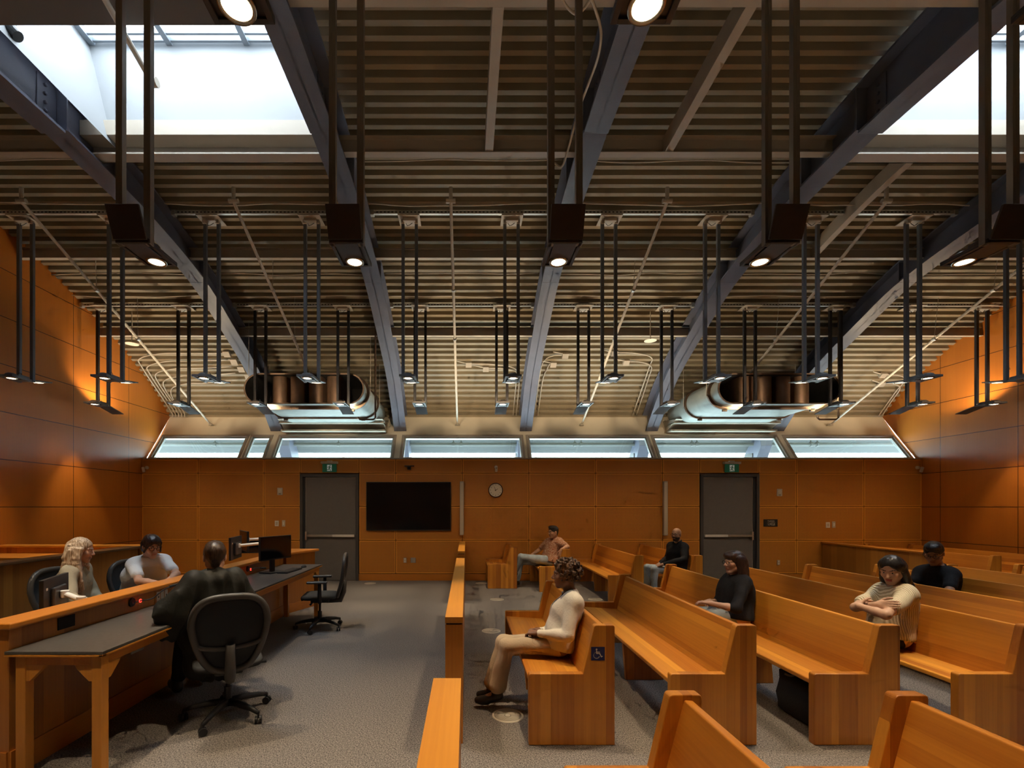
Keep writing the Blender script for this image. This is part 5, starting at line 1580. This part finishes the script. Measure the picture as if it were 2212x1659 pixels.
            for e in (-1, 1):
                for q in range(9):
                    x0 = e*(0.030+0.006*q); y0 = 0.035-0.014*q
                    p0 = H(x0, y0-0.01, 0.09-0.006*q); p = p0
                    pts = [p0, H(e*0.082, y0-0.01, 0.02), H(e*(0.096+0.006*math.sin(q)), y0-0.012, -0.07), H(e*(0.082+0.012*math.sin(q*2)), y0+0.010, -0.16), H(e*(0.092+0.012*math.cos(q)), y0-0.002+0.02*rs.rand(), -0.25), H(e*(0.074), y0+0.016, -0.33-0.02*rs.rand())]
                    for a_, b__ in zip(pts[:-1], pts[1:]): G.cone(a_, b__, 0.021*hs, 0.019*hs, k=0.008*hs)
            G.cone(H(0, -0.08, 0.03), H(0, -0.10, -0.26), 0.055*hs, 0.040*hs, k=0.03*hs)
            for q in range(7):
                pts = [H(0.080+0.004*q, 0.01-0.012*q, 0.0), H(0.108+0.004*math.sin(q*2), 0.03-0.018*q, -0.12), H(0.100+0.008*math.cos(q*3), 0.065-0.022*q, -0.20), H(0.112, 0.085-0.024*q, -0.28), H(0.092+0.006*q, 0.105-0.020*q, -0.36-0.012*(q % 3))]
                for a_, b__ in zip(pts[:-1], pts[1:]): G.cone(a_, b__, 0.017*hs, 0.015*hs, k=0.006*hs)
        elif hair_style == 'updo':
            G.ell(H(0, 0.012, 0.062), V(0.080, 0.082, 0.070)*hs, R, k=0.02*hs)
            for e in (-1, 1): G.cone(H(e*0.060, 0.055, 0.055), H(e*0.078, 0.038, -0.045), 0.014*hs, 0.010*hs, k=0.02*hs)
            G.ball(H(0, -0.11, 0.0), 0.045*hs, k=0.02*hs)
            for e in (-1, 1): G.cone(H(e*0.066, -0.03, 0.03), H(e*0.050, -0.06, -0.05), 0.030*hs, 0.025*hs, k=0.02*hs)
        # open the face
        zt_ = {'short': 0.066, 'curly': 0.070, 'bob': 0.040, 'long': 0.078, 'blonde': 0.074, 'updo': 0.064}[hair_style]
        wx = {'short': 0.064, 'curly': 0.062, 'bob': 0.054, 'long': 0.060, 'blonde': 0.056, 'updo': 0.060}[hair_style]
        yc = {'short': 0.115, 'curly': 0.115, 'bob': 0.115, 'long': 0.110, 'blonde': 0.115, 'updo': 0.115}[hair_style]
        G.ell(H(0, yc, zt_-0.098), V(wx, 0.088, 0.100)*hs, R, k=0.010*hs, sub=True)
        if hair_style == 'short':
            for e in (-1, 1): G.ell(H(e*0.085, 0.0, -0.012), V(0.03, 0.040, 0.045)*hs, R, k=0.006*hs, sub=True)
        if extra_hair: extra_hair(G, H, hs)
        G.mesh('hair', h*0.72, hair, disp=dsp, parent=body)
    # ---- glasses
    if glasses:
        m = MB()
        def HV(*a): return Vector(H(*a))
        for e in (-1, 1):
            ring = [HV(e*0.032+0.023*math.cos(a), 0.096+0.001*abs(math.cos(a)), 0.008+0.018*math.sin(a)) for a in np.linspace(0, 2*PI, 17)[:-1]]
            m.tube(ring, 0.0020*hs, 6, closed=True)
            m.tube([HV(e*0.055, 0.094, 0.014), HV(e*0.074, 0.07, 0.016), HV(e*0.081, 0.0, 0.012)], 0.0022*hs, 6)
        m.tube([HV(-0.010, 0.099, 0.013), HV(0, 0.102, 0.016), HV(0.010, 0.099, 0.013)], 0.0020*hs, 6)
        m.build('glasses', glasses, body)
    # ---- top
    cutsleeve = {'short': 0.62, 'long': 1.0, 'threequarter': 0.95, 'robe': 1.0}[top_kind]
    Tp = Field(); inf = (0.030 if top_kind == 'robe' else 0.010)*s
    torso(Tp, inf)
    for sd in 'LR':
        a, e_, w_ = J['sh'+sd], J['el'+sd], J['wr'+sd]
        Tp.cone(neck, a, 0.050*s, 0.056*s, k=0.05*s)
        if top_kind == 'short':
            Tp.cone(a, a+(e_-a)*0.66, 0.062*s, 0.060*s, k=0.04*s)
        elif top_kind == 'threequarter':
            Tp.cone(a, e_, 0.066*s, 0.052*s, k=0.04*s); Tp.cone(e_, e_+(w_-e_)*0.16, 0.050*s, 0.047*s, k=0.02*s)
        elif top_kind == 'long':
            Tp.cone(a, e_, 0.060*s, 0.052*s, k=0.04*s); Tp.cone(e_, e_+(w_-e_)*0.96, 0.052*s, 0.037*s, k=0.02*s)
        elif top_kind == 'robe':
            Tp.cone(a, e_, 0.085*s, 0.135*s, k=0.05*s); Tp.cone(e_, e_+(w_-e_)*0.85, 0.115*s, 0.075*s, k=0.03*s)
            Tp.cone(e_, e_+V(0, 0, -0.16*s), 0.11*s, 0.06*s, k=0.05*s)
            Tp.cone(J['hip'+sd], J['hip'+sd]*0.3+J['kn'+sd]*0.7 + V(0, 0, -0.02), 0.125*s, 0.11*s, k=0.05*s)
            Tp.cone(J['hip'+sd], J['hip'+sd]+V(0, 0, -0.20*s), 0.14*s, 0.13*s, k=0.06*s)
    if top_kind != 'robe':
        Tp.cone(pel-lat*0.085*wd*s, pel+lat*0.085*wd*s, 0.118*s*fat, k=0.05*s)
    # neck opening
    no = J.get('neckopen', neck + fwd*0.035*s + upv*0.045*s)
    Tp.ell(no, V(0.060, 0.060, 0.055)*s, R, k=0.006*s, sub=True)
    nd = nrm(pel-neck)
    mt_fn = None
    if under:
        def mt_fn(c):
            q = c - neck; ln = np.linalg.norm(pel-neck)
            t = (q@nd)/ln; x = np.abs(q@lat); f = q@fwd_t
            return ((t > -0.25) & (t < 0.52) & (x < 0.085*s*(1-t/0.52)) & (f > 0)).astype(int)
    def post(F, ax):
        if top_kind == 'robe': return F
        X = ax[0][:, None, None]; Y = ax[1][None, :, None]; Z = ax[2][None, None, :]
        hm = pel + nd*hem*s           # hem plane
        F = np.maximum(F, ((X-hm[0])*nd[0]+(Y-hm[1])*nd[1]+(Z-hm[2])*nd[2]))
        return F
    amp = 0.0045 if top_kind != 'robe' else 0.009
    dsp_t = folds(seed, amp*s, 42.0)
    if top_kind == 'robe':
        f0 = dsp_t
        def dsp_t(X, Y, Z):
            u = X*lat[0] + Y*lat[1]; v = X*fwd_t[0] + Y*fwd_t[1]
            return f0(X, Y, Z) + 0.013*np.abs(np.sin(38*u + 20*v + 1.6*np.sin(7*Z + 4*u))) * np.clip((1.06 - Z)*5, 0, 1)*1.6 + 0.006*np.sin(25*v - 18*Z + 40*u)
    to = Tp.mesh({'robe': 'robe'}.get(top_kind, 'shirt'), h, top, post=post, disp=dsp_t, parent=body, matfn=mt_fn, mats=[top, under] if under else None)
    if collar:
        m = MB(); c0 = neck + upv*0.012*s + fwd_t*0.006*s
        pts = []
        for a in np.linspace(-1.15*PI, 0.15*PI, 22):
            pts.append(Vector(c0 + (lat*math.cos(a) + fwd_t*math.sin(a)*1.0)*0.060*s + upv*(0.016 - 0.020*math.sin(a))*s*1.0))
        m.tube(pts, 0.0105*s, 6); 
        for sg in (pts[0], pts[-1]):
            m.tube([sg, sg + Vector(fwd_t*0.040*s - upv*0.035*s)], [0.0105*s, 0.014*s], 6)
        m.build('collar', collar, body, smooth=True)
    # ---- trousers and shoes
    if trousers:
        Q = Field()
        Q.cone(pel-lat*0.085*wd*s, pel+lat*0.085*wd*s, 0.108*s*fat, k=0.05*s)
        for sd in 'LR':
            if 'kn'+sd not in J: continue
            hp, kn, an = J['hip'+sd], J['kn'+sd], J['an'+sd]
            Q.cone(hp, kn, 0.090*s*fat, 0.064*s, k=0.04*s); Q.cone(kn, an + (kn-an)*0.12, 0.064*s, 0.056*s*legw, k=0.03*s)
        Q.mesh('trousers', h, trousers, disp=folds(seed+3, 0.0035*s, 45.0), parent=body)
        for sd in 'LR':
            if 'kn'+sd not in J: continue
            S2 = Field(); an, te = J['an'+sd], J['toe'+sd]; f2 = nrm((te-an)*V(1, 1, 0)); gz = min(an[2]-0.075*s, te[2]-0.03*s) if False else te[2]-0.030*s
            b0 = V(an[0], an[1], 0)
            S2.cone(an + V(0, 0, 0.03*s), an + V(0, 0, -0.035*s), 0.044*s, 0.044*s, k=0.02*s)
            S2.cone(an - f2*0.02*s + V(0, 0, -0.045*s), te - f2*0.02*s, 0.038*s, 0.036*s, k=0.02*s)
            S2.cone(te - f2*0.05*s + V(0, 0, 0.0), te + f2*0.02*s, 0.040*s, 0.030*s, k=0.02*s)
            S2.mesh('shoe', h*0.8, shoes, cuts=((te + V(0, 0, -0.034*s), V(0, 0, -1)),), parent=body)
    return body

# ================================================================== FURNITURE ON THE FLOOR OF THE COURT
office_chair('black office chair with arms standing empty by the far end of the desk', (-1.83, 5.82, 0), math.radians(100))
office_chair('black office chair carrying the person in the black robe', (-1.73, 3.38, 0), math.radians(30), arms=False)
office_chair('black office chair behind the blonde woman', (-3.68, 4.48, 0), math.radians(-88))
office_chair('black office chair behind the woman in the white t-shirt', (-3.46, 5.12, 0), math.radians(-100))

def AT(x, y, d): return np.array(at(x, y, d))

def monitor(label, c, n, w_=0.50, h_=0.29, stand=None, group=None):
    """c centre of the screen, n horizontal direction the screen faces"""
    n = Vector((n[0], n[1], 0)).normalized(); ang = math.atan2(n.x, -n.y)
    t = thing('computer_monitor', label, 'monitor', c, group, rz=ang)      # local -Y is the screen side
    m = MB(); m.box(-w_/2, w_/2, 0.0, 0.028, -h_/2, h_/2); m.build('screen_case', 'plastic_black', t, bevel=0.004)
    m = MB(); m.box(-w_/2+0.008, w_/2-0.008, -0.001, 0.0, -h_/2+0.016, h_/2-0.008); m.build('screen_glass', 'screen_black', t)
    m = MB(); m.box(-0.12, 0.12, 0.028, 0.055, -0.09, 0.07); m.build('back_housing', 'plastic_dark', t, bevel=0.01)
    m = MB(); m.box(w_/2-0.07, w_/2-0.045, 0.028, 0.030, 0.06, 0.078); m.build('sticker', 'white_plastic', t)
    if stand is not None:
        zf = stand - c[2]
        m = MB(); m.box(-0.03, 0.03, 0.05, 0.085, zf+0.01, 0.02); m.build('stand_neck', 'plastic_black', t, bevel=0.005)
        m = MB(); m.box(-0.13, 0.13, -0.04, 0.15, zf, zf+0.014); m.build('stand_foot', 'plastic_black', t, bevel=0.004)
    return t
monitor('black computer monitor standing on the long desk beside the keyboard', at(597, 1183, 5.66), (0.927, -0.375), 0.50, 0.285, stand=0.7205)
monitor('black computer monitor seen from behind, in front of the blonde woman', (-3.22, 3.62, 0.835), (-0.92, -0.40), 0.48, 0.29)
monitor('black computer monitor seen from behind, above the partition behind the robed person', (-3.04, 6.10, 0.985), (-0.98, -0.20), 0.50, 0.29)
monitor('black computer monitor farthest back in the group behind the partition', (-3.22, 6.72, 1.03), (-0.80, -0.60), 0.50, 0.29)
monitor('black computer monitor facing the room, beside the white monitor arms', at(545, 1181, 6.95), (0.25, -0.97), 0.34, 0.19)

def mon_arm(label, pts, r=0.022):
    t = thing('monitor_arm', label, 'monitor arm', pts[0], 'white monitor arms')
    o = Vector(pts[0])
    for k, (a, b_) in enumerate(zip(pts[:-1], pts[1:])):
        m = MB(); m.tube([Vector(a)-o, Vector(b_)-o], r, 10); m.build('arm_segment', 'arm_white', t, bevel=0.004)
        m = MB(); m.lathe([(0.0, -0.028), (0.030, -0.028), (0.030, 0.028), (0, 0.028)], Vector(b_)-o, 16); m.build('arm_joint', 'arm_white', t, bevel=0.004)
    m = MB(); m.box(-0.045, 0.045, -0.045, 0.045, -0.004, 0.010); m.build('clamp_base', 'plastic_dark', t, bevel=0.003)
    return t
cz = 0.69
mon_arm('white jointed monitor arm holding the screen of the blonde woman', [(-2.84, 3.70, cz), (-2.84, 3.70, 0.76), (-2.98, 3.60, 0.80), (-3.14, 3.64, 0.84)])
mon_arm('white jointed monitor arm behind the partition, nearer of two', [(-2.78, 6.32, cz), (-2.80, 6.30, 0.80), (-2.80, 6.42, 1.02), (-3.00, 6.12, 1.01)], 0.020)
mon_arm('white jointed monitor arm behind the partition, farther of two', [(-2.86, 6.70, cz), (-2.86, 6.70, 0.84), (-2.88, 6.80, 1.06), (-3.14, 6.68, 1.05)], 0.020)

t = thing('computer_keyboard', 'black keyboard on the long desk', 'keyboard', (-2.19, 5.78, 0.7205), rz=math.radians(86))
m = MB(); m.box(-0.21, 0.21, -0.065, 0.065, 0, 0.016); m.build('key_case', 'plastic_black', t, bevel=0.003)
m = MB()
for r in range(5):
    for c in range(15): m.box(-0.195+c*0.026, -0.195+c*0.026+0.021, -0.052+r*0.021, -0.052+r*0.021+0.017, 0.016, 0.021)
tag(m.build('keys', 'plastic_dark', t), kind='stuff')
m = MB(); m.lathe([(0.0, 0.032), (0.018, 0.030), (0.030, 0.018), (0.033, 0.0), (0, 0)][::-1], n=20)
o = m.build('computer_mouse', 'plastic_dark', smooth=True); o.location = (-2.15, 6.16, 0.7205); o.scale = (1, 1.6, 1)
tag(o, 'small dark computer mouse beyond the keyboard', 'mouse')

def mic(label, disc, neck, tip):
    t = thing('gooseneck_microphone', label, 'microphone', disc, 'gooseneck microphones on the desk partition')
    o = Vector(disc); RY = Matrix.Rotation(PI/2, 3, 'Y')
    m = MB(); m.lathe([(0.034, 0), (0.032, 0.010), (0.012, 0.016), (0, 0.016)], n=20, rot=RY); m.build('wall_base', 'plastic_black', t)
    m = MB(); m.tube([Vector(p)-o for p in catmull3(neck)], 0.0045, 6); m.build('gooseneck', 'plastic_black', t)
    m = MB(); m.tube([Vector(neck[-1])-o, Vector(tip)-o], [0.010, 0.011], 10); m.build('mic_head', 'plastic_black', t)
    rg = Vector(neck[1])-o
    m = MB(); m.tube([rg+Vector((0, 0.012*math.cos(a), 0.012*math.sin(a))) for a in np.linspace(0, 2*PI, 13)[:-1]], 0.0028, 6, closed=True); m.build('light_ring', 'red_led', t)
mic('gooseneck microphone with red ring curving up left of the robed person', (-2.553, 3.55, 0.792), [(-2.54, 3.55, 0.792), (-2.51, 3.585, 0.797), (-2.47, 3.66, 0.80), (-2.43, 3.72, 0.85), (-2.41, 3.78, 0.872)], (-2.37, 3.90, 0.885))
mic('gooseneck microphone with red ring lying low beside the desk monitor', (-2.553, 5.43, 0.797), [(-2.54, 5.43, 0.797), (-2.50, 5.40, 0.795), (-2.48, 5.48, 0.80), (-2.46, 5.56, 0.79)], (-2.44, 5.66, 0.775))

t = thing('tote_bag', 'black cloth bag standing on the floor under the pew of the woman in black', 'bag', (2.46, 3.36, 0))
m = MB(); rg = []
for (z, hx, hy, cx_) in ((0.004, 0.095, 0.165, 0), (0.02, 0.115, 0.185, 0), (0.12, 0.120, 0.190, -0.004), (0.22, 0.112, 0.192, 0.004), (0.285, 0.095, 0.185, -0.006), (0.30, 0.070, 0.175, 0.0), (0.275, 0.045, 0.160, 0.0)):
    for k in range(28):
        a = 2*PI*k/28; c, q = math.cos(a), math.sin(a)
        wob = 1 + 0.035*math.sin(5*a + z*30) + 0.02*math.sin(9*a - z*50)
        rg.append((cx_ + hx*wob*abs(c)**0.45*(1 if c >= 0 else -1), hy*wob*abs(q)**0.45*(1 if q >= 0 else -1), z + (0.010*math.sin(3*a) if z > 0.2 else 0)))
n = 28; R_ = len(rg)//n
m.add(rg, [(i*n+j, i*n+(j+1) % n, (i+1)*n+(j+1) % n, (i+1)*n+j) for i in range(R_-1) for j in range(n)] + [tuple(range(n-1, -1, -1)), tuple((R_-1)*n+j for j in range(n))])
m.build('bag_body', 'bag_cloth', t, smooth=True)
m = MB(); m.tube(catmull3([(-0.05, -0.09, 0.27), (-0.10, -0.06, 0.33), (-0.115, 0.0, 0.300), (-0.11, 0.06, 0.29), (-0.06, 0.12, 0.27)]), 0.009, 8); m.build('handle', 'bag_strap', t, smooth=True)

# 1. woman in the cream jacket
J = dict(head=AT(1219, 1242, 3.56), neck=AT(1233, 1283, 3.58), pelvis=AT(1210, 1399, 3.58),
         shL=AT(1240, 1303, 3.44), shR=AT(1230, 1300, 3.70), elL=AT(1226, 1374, 3.36), elR=AT(1196, 1368, 3.78),
         wrL=AT(1165, 1368, 3.46), wrR=AT(1163, 1362, 3.58), knL=AT(1094, 1396, 3.46), knR=AT(1087, 1388, 3.64),
         anL=AT(1073, 1491, 3.50), anR=AT(1062, 1484, 3.66), toeL=AT(1037, 1512, 3.52), toeR=AT(1040, 1500, 3.68))
person('woman with curly brown hair in cream jacket and khaki trousers sitting on the first pew', J, pelx=0.705, s=0.86, face=(-1, 0.12, -0.05), skin='skin_brown',
       hair='hair_curly', hair_style='curly', top='cloth_cream', top_kind='long', trousers='cloth_khaki', seed=11, curlL=0.75, curlR=0.6, h=0.006, hem=0.03, under='cloth_grey', legw=1.35, collar='cloth_cream')
# 2. woman in the white t-shirt
J = dict(head=AT(327, 1181, 4.72), neck=AT(318, 1208, 4.80), pelvis=AT(303, 1305, 4.98), shR=AT(289, 1221, 4.68), shL=AT(357, 1212, 4.86),
         elR=AT(300, 1255, 4.48), wrR=AT(352, 1262, 4.40), elL=AT(381, 1240, 4.72), wrL=AT(366, 1252, 4.50),
         knR=(-3.20, 4.62, 0.50), knL=(-3.02, 4.86, 0.50), anR=(-3.10, 4.55, 0.10), anL=(-2.95, 4.80, 0.10))
person('woman with dark tied hair and glasses in a white t-shirt, leaning on the counter', J, seat=0.443, s=0.93, face=(0.80, -0.55, -0.28), skin='skin_light', hair='hair_darkbrown', hair_style='updo',
       top='cloth_white', top_kind='short', trousers='denim_grey', seed=5, fat=1.12, glasses='glasses_dark')
# 3. blonde woman
J = dict(head=AT(176, 1190, 4.30), neck=AT(163, 1221, 4.32), pelvis=AT(150, 1327, 4.30), shR=AT(148, 1240, 4.17), shL=AT(182, 1234, 4.48),
         elR=AT(152, 1292, 4.02), wrR=AT(196, 1302, 4.00), elL=AT(202, 1282, 4.50), wrL=AT(222, 1300, 4.30),
         knR=(-3.22, 4.18, 0.50), knL=(-3.22, 4.42, 0.50), anR=(-3.14, 4.15, 0.10), anL=(-3.14, 4.40, 0.10))
person('woman with long wavy blonde hair in an olive blouse seen from the side', J, seat=0.443, s=0.93, face=(0.93, 0.33, -0.16), skin='skin_light', hair='hair_blonde', hair_style='blonde',
       top='cloth_olive', top_kind='long', trousers='cloth_grey', seed=6, brow='brow_blond')
# 4. person in the black robe
J = dict(head=AT(464, 1205, 3.50), neck=AT(464, 1241, 3.46), pelvis=AT(462, 1398, 3.46), shR=AT(516, 1262, 3.56), shL=AT(416, 1262, 3.34),
         elL=AT(372, 1325, 3.24), wrL=AT(398, 1308, 3.62), elR=AT(548, 1335, 3.66), wrR=AT(500, 1296, 3.95),
         knL=(-2.26, 3.74, 0.51), knR=(-2.10, 3.92, 0.51), anL=(-2.33, 3.75, 0.105), anR=(-2.24, 3.98, 0.105))
person('person with short dark hair in a wide black robe, seen from behind at the desk', J, seat=0.443, s=0.93, face=(-0.50, 0.86, -0.04), skin='skin_light', hair='hair_brown', hair_style='short',
       top='cloth_robe', top_kind='robe', trousers='cloth_black', seed=7)
# 5. man in the patterned shirt
J = dict(head=AT(1195, 1150, 8.75), neck=AT(1201, 1165, 8.82), pelvis=AT(1189, 1213, 8.80), shL=AT(1210, 1172, 8.64), shR=AT(1183, 1171, 8.96),
         elL=AT(1226, 1181, 8.46), wrL=AT(1213, 1187, 8.40), elR=AT(1164, 1188, 9.0), wrR=AT(1151, 1197, 8.86),
         knL=AT(1126, 1203, 8.74), anL=AT(1112, 1235, 8.84), knR=AT(1124, 1213, 8.86), anR=AT(1117, 1255, 8.90))
person('man with glasses in a brown patterned shirt, one arm over the pew end', J, s=0.95, face=(-0.86, -0.45, -0.06), skin='skin_tan', hair='hair_black', hair_style='short',
       top='cloth_print', top_kind='short', trousers='denim_light', seed=8, glasses='glasses_dark', beard=False, fat=1.15, h=0.008, handdirL=((-0.25, -0.25, -1), (0, -1, 0.2)), curlL=0.25)
# 6. bald man
J = dict(head=AT(1461, 1155.5, 7.58), neck=AT(1465, 1172, 7.62), pelvis=AT(1470, 1224, 7.65), shL=AT(1479, 1183, 7.50), shR=AT(1448, 1181, 7.78),
         elL=AT(1478, 1208, 7.36), wrL=AT(1433, 1219, 7.40), elR=AT(1440, 1206, 7.84), wrR=AT(1424, 1218, 7.58),
         knL=AT(1414, 1230, 7.42), anL=AT(1412, 1286, 7.42), knR=AT(1399, 1226, 7.64), anR=AT(1397, 1283, 7.64))
person('bald bearded man in a black jacket and light jeans with hands on his lap', J, pelx=3.45, s=0.88, face=(-0.80, -0.60, -0.03), skin='skin_mid', hair=None,
       top='cloth_black', top_kind='long', trousers='denim_light', seed=9, beard=True, h=0.008, fat=1.08, hem=0.05, collar='cloth_black', glasses='glasses_dark')
# 7. woman in black with glasses
J = dict(head=AT(1586, 1216, 4.34), neck=AT(1592, 1243, 4.38), pelvis=AT(1595, 1336, 4.36), shL=AT(1607, 1262, 4.20), shR=AT(1576, 1256, 4.50),
         elL=AT(1590, 1315, 4.06), wrL=AT(1538, 1304, 4.14), elR=AT(1553, 1302, 4.58), wrR=AT(1534, 1299, 4.32),
         knL=AT(1514, 1330, 4.24), anL=AT(1504, 1430, 4.26), knR=AT(1502, 1324, 4.44), anR=AT(1494, 1420, 4.48))
person('woman in black with dark shoulder length hair and black glasses, hands folded', J, pelx=2.50, s=0.88, face=(-1, -0.10, -0.02), skin='skin_light', hair='hair_darkbrown', hair_style='bob',
       top='cloth_black', top_kind='threequarter', trousers='denim_light', seed=10, glasses='glasses_dark', fat=1.22, h=0.0065)
# 8. woman in the cream knit top
J = dict(head=AT(1926, 1232, 3.74), neck=AT(1936, 1265, 3.80), pelvis=AT(1940, 1359, 3.80), shL=AT(1962, 1287, 3.64), shR=AT(1899, 1280, 3.92),
         elL=(3.13, 3.47, 0.715), wrL=(3.07, 3.64, 0.745), elR=(3.18, 3.80, 0.700), wrR=(3.15, 3.58, 0.765),
         knL=(3.03, 3.60, 0.49), anL=(2.98, 3.60, 0.105), knR=(3.03, 3.86, 0.49), anR=(2.98, 3.88, 0.105))
person('woman with long black hair in a cream knit top with crossed arms', J, pelx=3.45, s=0.90, face=(-0.80, -0.48, -0.33), skin='skin_asian', hair='hair_black', hair_style='long',
       top='cloth_knit', top_kind='short', trousers='cloth_black', seed=12, lips='lipstick', h=0.0065, handdirL=((0.85, 0.5, 0.15), (-0.4, 0.8, 0.2)), handdirR=((0.30, -0.88, 0.22), (-1, -0.2, 0.25)), curlR=0.3, curlL=0.5,
       extra_hair=lambda G, H, hs: [G.cone(H(-0.070, -0.03, 0.0), H(-0.092, -0.065, -0.17), 0.026*hs, 0.028*hs, k=0.02*hs), G.cone(H(-0.092, -0.065, -0.17), H(-0.118, -0.085, -0.36), 0.028*hs, 0.020*hs, k=0.02*hs), G.cone(H(-0.118, -0.085, -0.36), H(-0.125, -0.08, -0.48), 0.020*hs, 0.010*hs, k=0.02*hs)])
# 9. man in the black polo shirt
J = dict(head=AT(2017, 1196, 5.14), neck=AT(2027, 1226, 5.22), pelvis=AT(2035, 1292, 5.24), shL=AT(2057, 1243, 5.04), shR=AT(1988, 1238, 5.34),
         elL=AT(2050, 1280, 4.88), wrL=AT(2003, 1290, 4.94), elR=AT(1973, 1266, 5.28), wrR=AT(1985, 1290, 5.06),
         knL=(4.82, 5.02, 0.49), anL=(4.78, 5.02, 0.105), knR=(4.82, 5.30, 0.49), anR=(4.78, 5.30, 0.105))
person('man with short black hair and thin glasses in a black polo shirt, looking down', J, pelx=5.28, s=1.0, face=(-0.75, -0.52, -0.42), skin='skin_mid', hair='hair_black', hair_style='short',
       top='cloth_black', top_kind='short', trousers='cloth_black', seed=13, glasses='glasses_dark', h=0.007, collar='cloth_black')
